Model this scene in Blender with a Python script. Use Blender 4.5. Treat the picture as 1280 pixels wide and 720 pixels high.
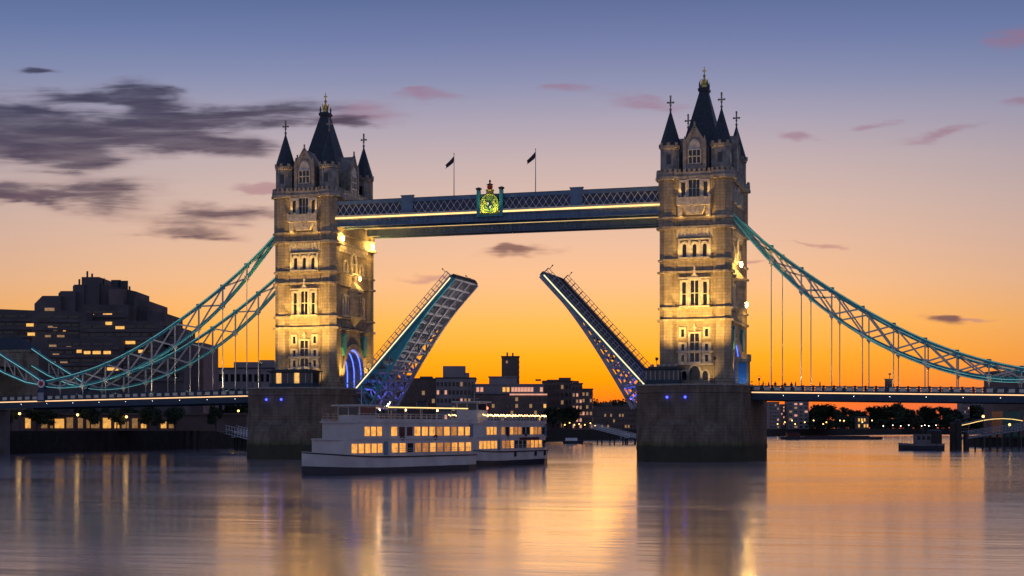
import bpy, math, random
import numpy as np
from mathutils import Matrix, Vector
random.seed(7)
PI = math.pi
for o in list(bpy.data.objects): bpy.data.objects.remove(o)
sc = bpy.context.scene
col = sc.collection

# ------------------------------------------------------------------ camera, world, sun, exposure
CX, CY, CZ, TH, F, V0 = 94.922, -307.193, 6.332, 0.297, 1933.235, 535.061
cam_d = bpy.data.cameras.new('camera'); cam = bpy.data.objects.new('camera', cam_d); col.objects.link(cam)
cam.location = (CX, CY, CZ); cam.rotation_euler = (PI/2, 0, TH)
cam_d.sensor_width = 36; cam_d.lens = F/1280*36; cam_d.shift_y = (V0-360)/1280
cam_d.clip_start = 1; cam_d.clip_end = 12000
sc.camera = cam
vs = sc.view_settings
vs.view_transform = 'Standard'; vs.look = 'None'; vs.exposure = 0; vs.gamma = 1; vs.use_curve_mapping = False

def s2l(c):
    return tuple(((x/255)/12.92 if x/255 <= .04045 else ((x/255+.055)/1.055)**2.4) for x in c)

GLOW_AZ = math.atan((745-640)/F)            # the sunrise lies a little right of the view axis
SUN_DIR = Vector((math.sin(-TH+GLOW_AZ), math.cos(-TH+GLOW_AZ), 0))
SUN_EL = math.radians(1.2)

class NT:
    """tiny helper for writing node trees"""
    def __init__(s, tree): s.t = tree; s.n = tree.nodes; s.l = tree.links
    def node(s, typ, **kw):
        n = s.n.new(typ)
        for k, v in kw.items(): setattr(n, k, v)
        return n
    def put(s, inp, v):
        if hasattr(v, 'is_linked') or isinstance(v, bpy.types.NodeSocket): s.l.new(v, inp)
        else: inp.default_value = v
    def math(s, op, a, b=0.0, c=None, clamp=False):
        n = s.node('ShaderNodeMath', operation=op); n.use_clamp = clamp
        s.put(n.inputs[0], a); s.put(n.inputs[1], b)
        if c is not None: s.put(n.inputs[2], c)
        return n.outputs[0]
    def mix(s, f, a, b, mode='MIX'):
        n = s.node('ShaderNodeMix', data_type='RGBA', blend_type=mode)
        s.put(n.inputs[0], f); s.put(n.inputs[6], a if not isinstance(a, tuple) else (*a[:3], 1)); s.put(n.inputs[7], b if not isinstance(b, tuple) else (*b[:3], 1))
        return n.outputs[2]
    def ramp(s, f, stops, interp='LINEAR'):
        n = s.node('ShaderNodeValToRGB'); cr = n.color_ramp; cr.interpolation = interp
        while len(cr.elements) < len(stops): cr.elements.new(.5)
        for e, (p, c) in zip(cr.elements, stops): e.position = p; e.color = (*c[:3], 1)
        s.put(n.inputs[0], f); return n.outputs[0]
    def smooth(s, x, a, b):
        n = s.node('ShaderNodeMapRange', interpolation_type='SMOOTHSTEP')
        s.put(n.inputs[0], x); n.inputs[1].default_value = a; n.inputs[2].default_value = b
        return n.outputs[0]

def make_world():
    w = bpy.data.worlds.new('World'); sc.world = w; w.use_nodes = True
    t = NT(w.node_tree); t.n.clear()
    tc = t.node('ShaderNodeTexCoord')
    vr = t.node('ShaderNodeVectorRotate', rotation_type='Z_AXIS'); t.l.new(tc.outputs['Generated'], vr.inputs[0])
    vr.inputs['Angle'].default_value = -TH
    sp = t.node('ShaderNodeSeparateXYZ'); t.l.new(vr.outputs[0], sp.inputs[0])
    x, y, z = sp.outputs
    yy = t.math('MAXIMUM', y, .02)
    px = t.math('DIVIDE', x, yy); pz = t.math('DIVIDE', z, yy)      # tangent of azimuth / height above the sunrise
    rr = t.math('SQRT', t.math('ADD', t.math('MULTIPLY', x, x), t.math('MULTIPLY', y, y)))
    el = t.math('ARCTAN2', z, rr)                                   # elevation in radians
    E = lambda v: math.atan((V0-v)/F)
    EM = PI/2
    # non-linear position so the low sky gets most of the ramp
    f = t.math('POWER', t.math('DIVIDE', t.math('MAXIMUM', el, 0.0), EM), .5)
    P = lambda e: (max(e, 0)/EM)**.5
    front = [(535, (222, 84, 58)), (515, (232, 92, 44)), (497, (240, 108, 24)), (475, (249, 138, 8)), (445, (252, 160, 26)),
             (405, (250, 176, 82)), (355, (236, 182, 136)), (305, (221, 181, 157)), (255, (205, 178, 168)), (205, (187, 170, 174)),
             (155, (161, 157, 178)), (105, (127, 138, 175)), (55, (100, 119, 167)), (0, (76, 101, 151)), (-150, (62, 88, 142)), (-700, (46, 66, 118))]
    st = [(P(E(v)), s2l(c)) for v, c in front] + [(1.0, s2l((38, 54, 98)))]
    cf = t.ramp(f, st)
    back = [(0, s2l((200, 180, 186))), (P(.1), s2l((190, 180, 198))), (P(.3), s2l((152, 158, 192))), (P(.7), s2l((98, 114, 162))), (1, s2l((38, 54, 98)))]
    cb = t.ramp(f, back)
    fr = t.smooth(y, -.35, .75)
    sky = t.mix(fr, cb, cf)
    # azimuth falloff: corners away from the glow a little deeper
    az = t.math('ABSOLUTE', t.math('SUBTRACT', px, -.02))
    dk = t.smooth(az, .12, .62)
    sky = t.mix(t.math('MULTIPLY', dk, .45), sky, s2l((70, 92, 138)), 'MIX')
    # --- clouds
    cv = t.node('ShaderNodeCombineXYZ'); t.put(cv.inputs[0], px); t.put(cv.inputs[1], pz)
    wm = t.node('ShaderNodeMapping'); t.l.new(cv.outputs[0], wm.inputs[0]); wm.inputs['Scale'].default_value = (1, 3.0, 1)
    wn = t.node('ShaderNodeTexNoise'); t.l.new(wm.outputs[0], wn.inputs[0]); wn.inputs['Scale'].default_value = 11; wn.inputs['Detail'].default_value = 4; wn.inputs['Roughness'].default_value = .55
    ws = t.node('ShaderNodeSeparateColor'); t.l.new(wn.outputs['Color'], ws.inputs[0])
    wx = t.math('ADD', px, t.math('MULTIPLY', t.math('SUBTRACT', ws.outputs[0], .5), 190/F))
    wz = t.math('ADD', pz, t.math('MULTIPLY', t.math('SUBTRACT', ws.outputs[1], .5), 62/F))
    def noise(sx, sy, scale, detail, rough=.55, dist=0.0):
        m = t.node('ShaderNodeMapping'); t.l.new(cv.outputs[0], m.inputs[0]); m.inputs['Scale'].default_value = (sx, sy, 1)
        m.inputs['Rotation'].default_value = (0, 0, math.radians(5))
        n = t.node('ShaderNodeTexNoise'); t.l.new(m.outputs[0], n.inputs[0])
        n.inputs['Scale'].default_value = scale; n.inputs['Detail'].default_value = detail; n.inputs['Roughness'].default_value = rough
        n.inputs['Distortion'].default_value = dist
        return n.outputs[0]
    n1 = noise(.62, 5.5, 27, 7, .6, .5); n2 = noise(1, 3.6, 10, 3)
    def blobs(lst):
        out = None
        for (u, v, su, sv, rot) in lst:
            a = math.radians(rot)
            dx = t.math('MULTIPLY', t.math('SUBTRACT', wx, (u-640)/F), F)
            dz = t.math('MULTIPLY', t.math('SUBTRACT', wz, (V0-v)/F), F)
            X = t.math('ADD', t.math('MULTIPLY', dx, math.cos(a)/su), t.math('MULTIPLY', dz, math.sin(a)/su))
            Z = t.math('ADD', t.math('MULTIPLY', dx, -math.sin(a)/sv), t.math('MULTIPLY', dz, math.cos(a)/sv))
            r2 = t.math('ADD', t.math('MULTIPLY', X, X), t.math('MULTIPLY', Z, Z))
            g = t.math('EXPONENT', t.math('MULTIPLY', r2, -1.0))
            out = g if out is None else t.math('ADD', out, g)
        return out
    dark = blobs([(10, 164, 90, 30, -6), (160, 174, 125, 22, -5), (320, 146, 110, 15, 5), (188, 124, 50, 26, -26), (75, 202, 72, 17, -4), (255, 180, 90, 14, -3),
                  (130, 246, 78, 20, 8), (275, 267, 92, 15, 3), (228, 291, 78, 9, -2), (8, 241, 52, 13, 0), (1187, 407, 34, 7, 0), (-150, 160, 170, 60, 0),
                  (35, 91, 34, 8, 0), (655, 320, 44, 6, 0), (120, 124, 60, 11, 0), (30, 256, 50, 6, 0), (430, 156, 50, 10, -3)])
    pink = blobs([(455, 146, 85, 16, 2), (545, 120, 50, 7, 0), (800, 132, 52, 11, -4), (1180, 170, 48, 7, 8), (1104, 151, 30, 6, 3), (1268, 45, 46, 18, 4),
                  (1000, 168, 30, 6, 0), (325, 232, 50, 6, 0), (530, 340, 44, 4, 0), (1228, 407, 22, 3, 0), (1290, 128, 40, 8, 0), (400, 215, 60, 6, 0),
                  (700, 115, 40, 6, 0), (930, 330, 40, 3, 0), (1015, 300, 30, 3, 0), (30, 256, 60, 6, 0)])
    fx = t.math('MULTIPLY', t.math('SUBTRACT', n1, .5), 2.1)
    fx = t.math('ADD', fx, t.math('MULTIPLY', t.math('SUBTRACT', n2, .5), .9))
    dk1 = t.math('MINIMUM', dark, 1.15)
    dd = t.smooth(t.math('ADD', dk1, t.math('MULTIPLY', fx, t.math('ADD', .06, t.math('MULTIPLY', dk1, .8)))), .2, 1.05)
    dp = t.smooth(t.math('ADD', pink, t.math('MULTIPLY', fx, t.math('MULTIPLY', pink, 1.0))), .2, 1.05)
    infr = t.smooth(y, .3, .5)
    dd = t.math('MULTIPLY', dd, infr); dp = t.math('MULTIPLY', dp, infr)
    hi = t.math('DIVIDE', t.math('SUBTRACT', V0, 0), F)
    lowf = t.smooth(pz, .10, .22)
    ccol = t.mix(lowf, s2l((84, 62, 84)), s2l((32, 40, 78)))
    edge = t.mix(lowf, s2l((140, 96, 104)), s2l((100, 84, 112)))
    ccol = t.mix(t.smooth(dd, .1, .75), edge, ccol)
    sky = t.mix(t.math('MULTIPLY', dp, .66), sky, t.mix(lowf, s2l((172, 122, 128)), s2l((140, 104, 134))))
    n3 = noise(.8, 6, 24, 5, .55, .5)
    dd2 = t.math('MULTIPLY', dd, t.math('ADD', .76, t.math('MULTIPLY', t.smooth(t.math('ADD', t.math('MULTIPLY', n3, .5), t.math('MULTIPLY', n1, .5)), .36, .62), .21)))
    sky = t.mix(dd2, sky, ccol)
    ns = t.node('ShaderNodeTexSky', sky_type='NISHITA'); ns.sun_disc = False
    ns.sun_elevation = SUN_EL; ns.sun_rotation = math.atan2(SUN_DIR.x, SUN_DIR.y)
    bg = t.node('ShaderNodeBackground'); t.l.new(sky, bg.inputs[0]); bg.inputs[1].default_value = 1.0
    bn = t.node('ShaderNodeBackground'); t.l.new(ns.outputs[0], bn.inputs[0]); bn.inputs[1].default_value = .012
    ad = t.node('ShaderNodeAddShader'); t.l.new(bg.outputs[0], ad.inputs[0]); t.l.new(bn.outputs[0], ad.inputs[1])
    ow = t.node('ShaderNodeOutputWorld'); t.l.new(ad.outputs[0], ow.inputs[0])
make_world()

sd = bpy.data.lights.new('sun', 'SUN'); sun = bpy.data.objects.new('sun', sd); col.objects.link(sun)
sd.energy = .02; sd.angle = math.radians(8); sd.color = (1, .55, .22)
dirv = Vector((SUN_DIR.x*math.cos(SUN_EL), SUN_DIR.y*math.cos(SUN_EL), math.sin(SUN_EL)))
sun.rotation_euler = dirv.to_track_quat('Z', 'Y').to_euler()

# ------------------------------------------------------------------ helpers
class MB:
    """collects shapes for ONE mesh object"""
    def __init__(s, T=None, off=(0, 0, 0)):
        s.v = []; s.f = []; s.m = []; s.T = T or Matrix(); s.off = Vector(off); s.mi = 0
    def add(s, vs_, fs):
        b = len(s.v)
        for p in vs_: s.v.append(tuple(s.T @ Vector(p) + s.off))
        for f in fs: s.f.append([b+i for i in f]); s.m.append(s.mi)
        return s
    def box(s, x0, x1, y0, y1, z0, z1):
        return s.add([(x0, y0, z0), (x1, y0, z0), (x1, y1, z0), (x0, y1, z0), (x0, y0, z1), (x1, y0, z1), (x1, y1, z1), (x0, y1, z1)],
                     [(3, 2, 1, 0), (4, 5, 6, 7), (0, 1, 5, 4), (1, 2, 6, 5), (2, 3, 7, 6), (3, 0, 4, 7)])
    def loft(s, rings, cap0=True, cap1=True):
        n = len(rings[0]); vs_ = [p for r in rings for p in r]; fs = []
        for k in range(len(rings)-1):
            for i in range(n):
                j = (i+1) % n
                fs.append((k*n+i, k*n+j, (k+1)*n+j, (k+1)*n+i))
        if cap0: fs.append(tuple(reversed(range(n))))
        if cap1: fs.append(tuple((len(rings)-1)*n+i for i in range(n)))
        return s.add(vs_, fs)
    def prism(s, poly, z0, z1):
        return s.loft([[(x, y, z0) for x, y in poly], [(x, y, z1) for x, y in poly]])
    def extr(s, poly, y0, y1):          # polygon in x-z, extruded along y
        return s.loft([[(x, y1, z) for x, z in poly], [(x, y0, z) for x, z in poly]])
    def ngon(s, cx, cy, r, n, a0=None):
        a0 = PI/n if a0 is None else a0
        return [(cx+r*math.cos(a0+2*PI*i/n), cy+r*math.sin(a0+2*PI*i/n)) for i in range(n)]
    def lathe(s, cx, cy, prof, n=8, a0=None):
        return s.loft([[(x, y, z) for x, y in s.ngon(cx, cy, max(r, .003), n, a0)] for r, z in prof])
    def bar(s, p, q, w, h=None, up=(0, 0, 1)):
        h = h or w; p = Vector(p); q = Vector(q); d = (q-p).normalized(); u = Vector(up)
        if abs(d.dot(u)) > .98: u = Vector((0, 1, 0))
        a = d.cross(u).normalized(); b = a.cross(d)
        R = []
        for c in (p, q): R.append([tuple(c+a*sx*w/2+b*sz*h/2) for sx, sz in ((-1, -1), (1, -1), (1, 1), (-1, 1))])
        return s.loft(R)
    def cyl(s, p, q, r0, r1=None, n=8):
        r1 = r0 if r1 is None else r1
        p = Vector(p); q = Vector(q); d = (q-p).normalized(); u = Vector((0, 0, 1))
        if abs(d.dot(u)) > .98: u = Vector((0, 1, 0))
        a = d.cross(u).normalized(); b = a.cross(d)
        R = [[tuple(c+(a*math.cos(2*PI*i/n)+b*math.sin(2*PI*i/n))*r) for i in range(n)] for c, r in ((p, r0), (q, r1))]
        return s.loft(R)
    def ball(s, c, r, n=8, sz=1.0):
        return s.loft([[(c[0]+r*math.sin(t)*math.cos(2*PI*i/n), c[1]+r*math.sin(t)*math.sin(2*PI*i/n), c[2]-r*sz*math.cos(t)) for i in range(n)]
                       for t in [max(.05, min(PI-.05, PI*k/6)) for k in range(7)]])
    def path(s, pts, w, h):
        for a, b in zip(pts[:-1], pts[1:]):
            d = (Vector(b)-Vector(a)).normalized()*.04
            s.bar(Vector(a)-d, Vector(b)+d, w, h)
        return s
    def build(s, name, mats, parent=None, smooth=False):
        me = bpy.data.meshes.new(name); me.from_pydata(s.v, [], s.f)
        if not isinstance(mats, (list, tuple)): mats = [mats]
        for m in mats: me.materials.append(m)
        if len(mats) > 1: me.polygons.foreach_set('material_index', s.m)
        if smooth: me.polygons.foreach_set('use_smooth', [True]*len(me.polygons))
        me.update()
        o = bpy.data.objects.new(name, me); col.objects.link(o)
        if parent: o.parent = parent
        return o

def tag(o, label=None, cat=None, group=None, kind=None):
    if label: o['label'] = label
    if cat: o['category'] = cat
    if group: o['group'] = group
    if kind: o['kind'] = kind
    return o
def empty(name, loc, label, cat, group=None, rz=0, ry=0):
    o = bpy.data.objects.new(name, None); col.objects.link(o); o.location = loc; o.rotation_euler = (0, ry, rz)
    o.empty_display_size = .5
    return tag(o, label, cat, group)
def copy_tree(o, parent=None):
    c = o.copy(); col.objects.link(c)
    if parent: c.parent = parent
    for ch in list(o.children): copy_tree(ch, c)
    return c
def lamp(typ, loc, energy, color, parent=None, target=None, size=.3, spot=60, blend=.6, name='lamp_light'):
    d = bpy.data.lights.new(name, typ); o = bpy.data.objects.new(name, d); col.objects.link(o)
    d.energy = energy; d.color = color; o.location = loc
    if typ == 'SPOT': d.spot_size = math.radians(spot); d.spot_blend = blend; d.shadow_soft_size = size
    elif typ == 'POINT': d.shadow_soft_size = size
    if target is not None: o.rotation_euler = (Vector(loc)-Vector(target)).to_track_quat('Z', 'Y').to_euler()
    if parent: o.parent = parent
    return o
def at(u, d, v=None):
    """world point seen at photo pixel u (and v) at view depth d; without v the x, y only"""
    r = (u-640)/F*d
    x = CX - d*math.sin(TH) + r*math.cos(TH); y = CY + d*math.cos(TH) + r*math.sin(TH)
    return (x, y) if v is None else (x, y, CZ+(V0-v)/F*d)
def zat(v, d): return CZ+(V0-v)/F*d

# ------------------------------------------------------------------ materials
def mat(name, base, rough=.7, metal=0.0, var=.25, scale=.6, bump=0.0, emit=None, estr=0.0, spec=.4, coords='Object'):
    m = bpy.data.materials.new(name); m.use_nodes = True; t = NT(m.node_tree); b = t.n['Principled BSDF']
    tc = t.node('ShaderNodeTexCoord')
    n = t.node('ShaderNodeTexNoise'); t.l.new(tc.outputs[coords], n.inputs[0]); n.inputs['Scale'].default_value = scale; n.inputs['Detail'].default_value = 6
    lo = tuple(c*(1-var) for c in base); hi = tuple(min(1, c*(1+var)) for c in base)
    t.put(b.inputs['Base Color'], t.ramp(n.outputs[0], [(.3, lo), (.7, hi)]))
    b.inputs['Roughness'].default_value = rough; b.inputs['Metallic'].default_value = metal; b.inputs['Specular IOR Level'].default_value = spec
    if bump:
        bp = t.node('ShaderNodeBump'); t.l.new(n.outputs[0], bp.inputs['Height']); bp.inputs['Strength'].default_value = bump; bp.inputs['Distance'].default_value = .1
        t.l.new(bp.outputs[0], b.inputs['Normal'])
    if emit:
        b.inputs['Emission Color'].default_value = (*emit, 1); b.inputs['Emission Strength'].default_value = estr
    return m
def stone(name, c1, c2, mortar, bw=1.1, rh=.5, stain=.5, tide=None):
    m = bpy.data.materials.new(name); m.use_nodes = True; t = NT(m.node_tree); b = t.n['Principled BSDF']
    tc = t.node('ShaderNodeTexCoord'); sp = t.node('ShaderNodeSeparateXYZ'); t.l.new(tc.outputs['Object'], sp.inputs[0])
    cv = t.node('ShaderNodeCombineXYZ'); t.put(cv.inputs[0], t.math('ADD', sp.outputs[0], sp.outputs[1])); t.put(cv.inputs[1], sp.outputs[2])
    br = t.node('ShaderNodeTexBrick'); t.l.new(cv.outputs[0], br.inputs[0])
    br.inputs['Color1'].default_value = (*c1, 1); br.inputs['Color2'].default_value = (*c2, 1); br.inputs['Mortar'].default_value = (*mortar, 1)
    br.inputs['Scale'].default_value = 1; br.inputs['Brick Width'].default_value = bw; br.inputs['Row Height'].default_value = rh
    br.inputs['Mortar Size'].default_value = .03; br.inputs['Bias'].default_value = -.1
    n = t.node('ShaderNodeTexNoise'); t.l.new(tc.outputs['Object'], n.inputs[0]); n.inputs['Scale'].default_value = .35; n.inputs['Detail'].default_value = 8; n.inputs['Roughness'].default_value = .62
    mp = t.node('ShaderNodeMapping'); t.l.new(tc.outputs['Object'], mp.inputs[0]); mp.inputs['Scale'].default_value = (1.6, 1.6, .12)
    n2 = t.node('ShaderNodeTexNoise'); t.l.new(mp.outputs[0], n2.inputs[0]); n2.inputs['Scale'].default_value = 1; n2.inputs['Detail'].default_value = 5
    st = t.math('MULTIPLY', t.ramp(n.outputs[0], [(.3, (1-stain,)*3), (.65, (1, 1, 1))]), t.ramp(n2.outputs[0], [(.3, (1-stain*.7,)*3), (.6, (1, 1, 1))]))
    c = t.mix(1.0, br.outputs[0], st, 'MULTIPLY')
    if tide is not None:      # algae and wet mud line left by the tide
        zz = t.math('ADD', sp.outputs[2], t.math('MULTIPLY', t.math('SUBTRACT', n2.outputs[0], .5), 1.4))
        k = t.smooth(zz, tide+.35, tide-.3)
        c = t.mix(k, c, t.mix(n.outputs[0], (.03, .03, .022), (.085, .08, .045)))
        g = t.math('MULTIPLY', t.smooth(zz, tide+1.1, tide+.1), .55)
        c = t.mix(t.math('MULTIPLY', g, t.math('SUBTRACT', 1, k)), c, (.06, .10, .02))
    t.l.new(c, b.inputs['Base Color']); b.inputs['Roughness'].default_value = .85; b.inputs['Specular IOR Level'].default_value = .25
    h = t.math('ADD', t.math('MULTIPLY', br.outputs[1], -.6), n.outputs[0])
    bp = t.node('ShaderNodeBump'); t.l.new(h, bp.inputs['Height']); bp.inputs['Strength'].default_value = .5; bp.inputs['Distance'].default_value = .08
    t.l.new(bp.outputs[0], b.inputs['Normal'])
    return m
def lit(name, c, s, var=.35, scale=1.2):
    """a lit room or lamp: emission varied by a coarse pattern"""
    m = bpy.data.materials.new(name); m.use_nodes = True; t = NT(m.node_tree); b = t.n['Principled BSDF']
    tc = t.node('ShaderNodeTexCoord'); n = t.node('ShaderNodeTexNoise'); t.l.new(tc.outputs['Object'], n.inputs[0]); n.inputs['Scale'].default_value = scale
    b.inputs['Base Color'].default_value = (*[x*.3 for x in c], 1); b.inputs['Roughness'].default_value = .4
    b.inputs['Emission Color'].default_value = (*c, 1)
    t.put(b.inputs['Emission Strength'], t.math('MULTIPLY', s, t.math('ADD', 1-var, t.math('MULTIPLY', n.outputs[0], 2*var))))
    return m
M = {}
M['stone'] = stone('granite and portland stone', (.46, .385, .27), (.37, .31, .215), (.24, .20, .14), 1.3, .62, .42)
M['trim'] = mat('carved stone trim', (.55, .50, .40), .8, var=.3, scale=1.5, bump=.4)
M['course'] = mat('weathered string course', (.34, .30, .235), .85, var=.4, scale=1.2, bump=.4)
M['pier'] = stone('pier granite', (.25, .19, .135), (.22, .168, .12), (.16, .125, .09), 1.6, .62, .5, tide=3.1)
M['slate'] = mat('roof slate', (.035, .042, .05), .55, var=.35, scale=2.5, bump=.5)
M['gold'] = mat('gilded metal', (.75, .52, .12), .35, .9, var=.2)
M['darkstone'] = mat('weathered stone', (.30, .265, .22), .85, var=.35, scale=1.1, bump=.5)
M['glass'] = mat('dark window glass', (.012, .014, .018), .12, var=.3, spec=.6)
M['teal'] = mat('teal paint', (.05, .31, .33), .4, var=.15, scale=1)
M['bluepaint'] = mat('blue grey paint', (.11, .18, .26), .45, var=.2, scale=.8)
M['darkblue'] = mat('dark blue paint', (.02, .045, .075), .45, var=.2)
M['navy'] = mat('navy infill panel', (.035, .045, .075), .3, var=.3)
M['cream'] = mat('cream paint', (.62, .56, .44), .5, var=.15)
M['white'] = mat('white paint', (.72, .70, .68), .45, var=.08, scale=.5)
M['boatwhite'] = mat('worn cream white boat paint', (.52, .47, .43), .4, var=.16, scale=.35)
M['greypaint'] = mat('pale grey steel paint', (.33, .33, .35), .5, var=.2)
M['steel'] = mat('dark steel', (.045, .05, .055), .5, .3, var=.3)
M['asphalt'] = mat('asphalt', (.05, .05, .052), .9, var=.2, scale=3)
M['black'] = mat('black paint', (.012, .012, .014), .5)
M['hull'] = mat('dark blue hull paint', (.012, .016, .028), .35, var=.2)
M['maroon'] = mat('maroon sign paint', (.09, .012, .014), .5)
M['concrete'] = mat('stained concrete', (.16, .15, .15), .85, var=.3, scale=.25, bump=.3)
M['hotel'] = mat('brown grey concrete', (.105, .092, .094), .85, var=.3, scale=.12, bump=.3)
M['hotel3'] = mat('weathered concrete bands', (.125, .11, .112), .85, var=.35, scale=.2)
M['hotel2'] = mat('paler concrete panels', (.16, .115, .115), .8, var=.25, scale=.2)
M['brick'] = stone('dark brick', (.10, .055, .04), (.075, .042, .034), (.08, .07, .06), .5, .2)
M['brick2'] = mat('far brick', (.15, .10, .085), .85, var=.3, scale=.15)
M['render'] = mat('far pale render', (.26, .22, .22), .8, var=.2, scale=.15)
M['quay'] = stone('wet quay wall', (.035, .033, .03), (.022, .021, .02), (.012, .012, .012), 1.4, .5)
M['ground'] = mat('city ground', (.05, .048, .045), .9, var=.3, scale=.05)
M['leaf'] = mat('dark foliage', (.035, .048, .02), .8, var=.5, scale=.8)
M['bark'] = mat('bark', (.06, .045, .035), .9, var=.3, scale=3)
M['timber'] = mat('wet timber', (.03, .026, .022), .8, var=.4, scale=2)
M['flag'] = mat('dark flag cloth', (.05, .03, .045), .9, var=.3)
M['green'] = mat('green glass', (.02, .09, .07), .2, var=.3, scale=.3)
M['cloth'] = mat('dark clothing', (.03, .03, .035), .9)
M['led'] = lit('warm white light strip', (1, .56, .27), 1.5, .15, .5)
M['ledgold'] = lit('gold light strip', (1, .66, .22), 1.7, .3, .6)
M['ledwhite'] = lit('white light strip', (1, .74, .42), 1.6, .2, .4)
M['ledteal'] = lit('teal white light strip', (.40, .90, .82), .8, .5, .35)
M['lamp'] = lit('street lamp glow', (1, .55, .13), 6, .05)
M['lampsmall'] = lit('small lamp glow', (1, .62, .22), 9, .1)
M['lampflood'] = lit('flood lamp glow', (1, .58, .14), 140, .05)
M['lampwhite'] = lit('white lamp glow', (1, .9, .75), 6, .1)
M['lampblue'] = lit('blue lamp glow', (.05, .07, 1), 4, .1)
M['lampred'] = lit('red lamp glow', (1, .12, .04), 8, .1)
M['room'] = lit('warm lit room', (1, .50, .12), 1.0, .55, 1.6)
M['roomdim'] = lit('dim lit room', (1, .58, .26), .27, .6, 1.2)
M['roompink'] = lit('pink lit room', (1, .45, .30), .75, .4, .8)
M['amber'] = lit('amber lit glazing', (1, .47, .10), .8, .9, .9)
M['amberdim'] = lit('dim amber glazing', (1, .5, .16), .22, .9, .9)
M['saloon'] = lit('lit boat saloon', (1, .40, .07), 1.05, .85, 1.6)
M['saloon2'] = lit('softly lit boat saloon', (1, .36, .07), .45, .8, 1.6)
M['ledblue'] = lit('blue arch light', (.10, .17, 1), 2.6, .2)

# ------------------------------------------------------------------ water, banks
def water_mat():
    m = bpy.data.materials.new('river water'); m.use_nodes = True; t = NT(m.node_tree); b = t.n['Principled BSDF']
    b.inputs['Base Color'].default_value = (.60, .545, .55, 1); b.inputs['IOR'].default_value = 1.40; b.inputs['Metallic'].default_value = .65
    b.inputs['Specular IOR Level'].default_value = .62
    tc = t.node('ShaderNodeTexCoord')
    def ns(sx, sy, scale, det, rough=.5, dist=0):
        mp = t.node('ShaderNodeMapping'); t.l.new(tc.outputs['Object'], mp.inputs[0]); mp.inputs['Scale'].default_value = (sx, sy, 1)
        mp.inputs['Rotation'].default_value = (0, 0, -TH*.8)
        n = t.node('ShaderNodeTexNoise'); t.l.new(mp.outputs[0], n.inputs[0]); n.inputs['Scale'].default_value = scale; n.inputs['Detail'].default_value = det
        n.inputs['Roughness'].default_value = rough; n.inputs['Distortion'].default_value = dist
        return n.outputs[0]
    broad = ns(.35, 1.0, .03, 4, .6, .8)
    t.put(b.inputs['Roughness'], t.ramp(broad, [(.35, (.10,)*3), (.65, (.17,)*3)]))
    h = t.math('ADD', t.math('MULTIPLY', ns(.5, 1.4, .9, 3, .5), .075), t.math('MULTIPLY', ns(.25, 1.2, .16, 3, .5, .5), .35))
    h = t.math('ADD', h, t.math('MULTIPLY', ns(1, 1.6, 3.2, 2), .014))
    bp = t.node('ShaderNodeBump'); t.l.new(h, bp.inputs['Height']); bp.inputs['Strength'].default_value = .16; bp.inputs['Distance'].default_value = 1.0
    t.l.new(bp.outputs[0], b.inputs['Normal'])
    return m
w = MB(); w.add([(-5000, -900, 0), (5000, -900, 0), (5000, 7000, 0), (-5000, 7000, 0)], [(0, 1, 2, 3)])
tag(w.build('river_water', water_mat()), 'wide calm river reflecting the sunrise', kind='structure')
g = MB(); g.add([(-6000, -1200, -6), (6000, -1200, -6), (6000, 9000, -6), (-6000, 9000, -6)], [(0, 1, 2, 3)])
tag(g.build('ground', M['ground']), 'river bed and land below the water', kind='structure')
bank = [(-131, -60), (-131, 137), (-107, 434), (-97, 560), (-64, 930), (17, 1281), (300, 1480), (2600, 2600), (2600, 5000), (-4800, 5000), (-4800, -60)]
GZ = 5.6
b_ = MB(); b_.prism(list(bank), -5.5, GZ)
tag(b_.build('riverbank', [M['quay']]), 'dark quay wall and land of the far river bank', kind='structure')
b_ = MB(); b_.prism([(118, -60), (620, -60), (620, 1100), (190, 1100), (150, 500), (140, 100)], -5.5, 5)
tag(b_.build('riverbank', [M['quay']]), 'land of the near right river bank', kind='structure')

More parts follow.
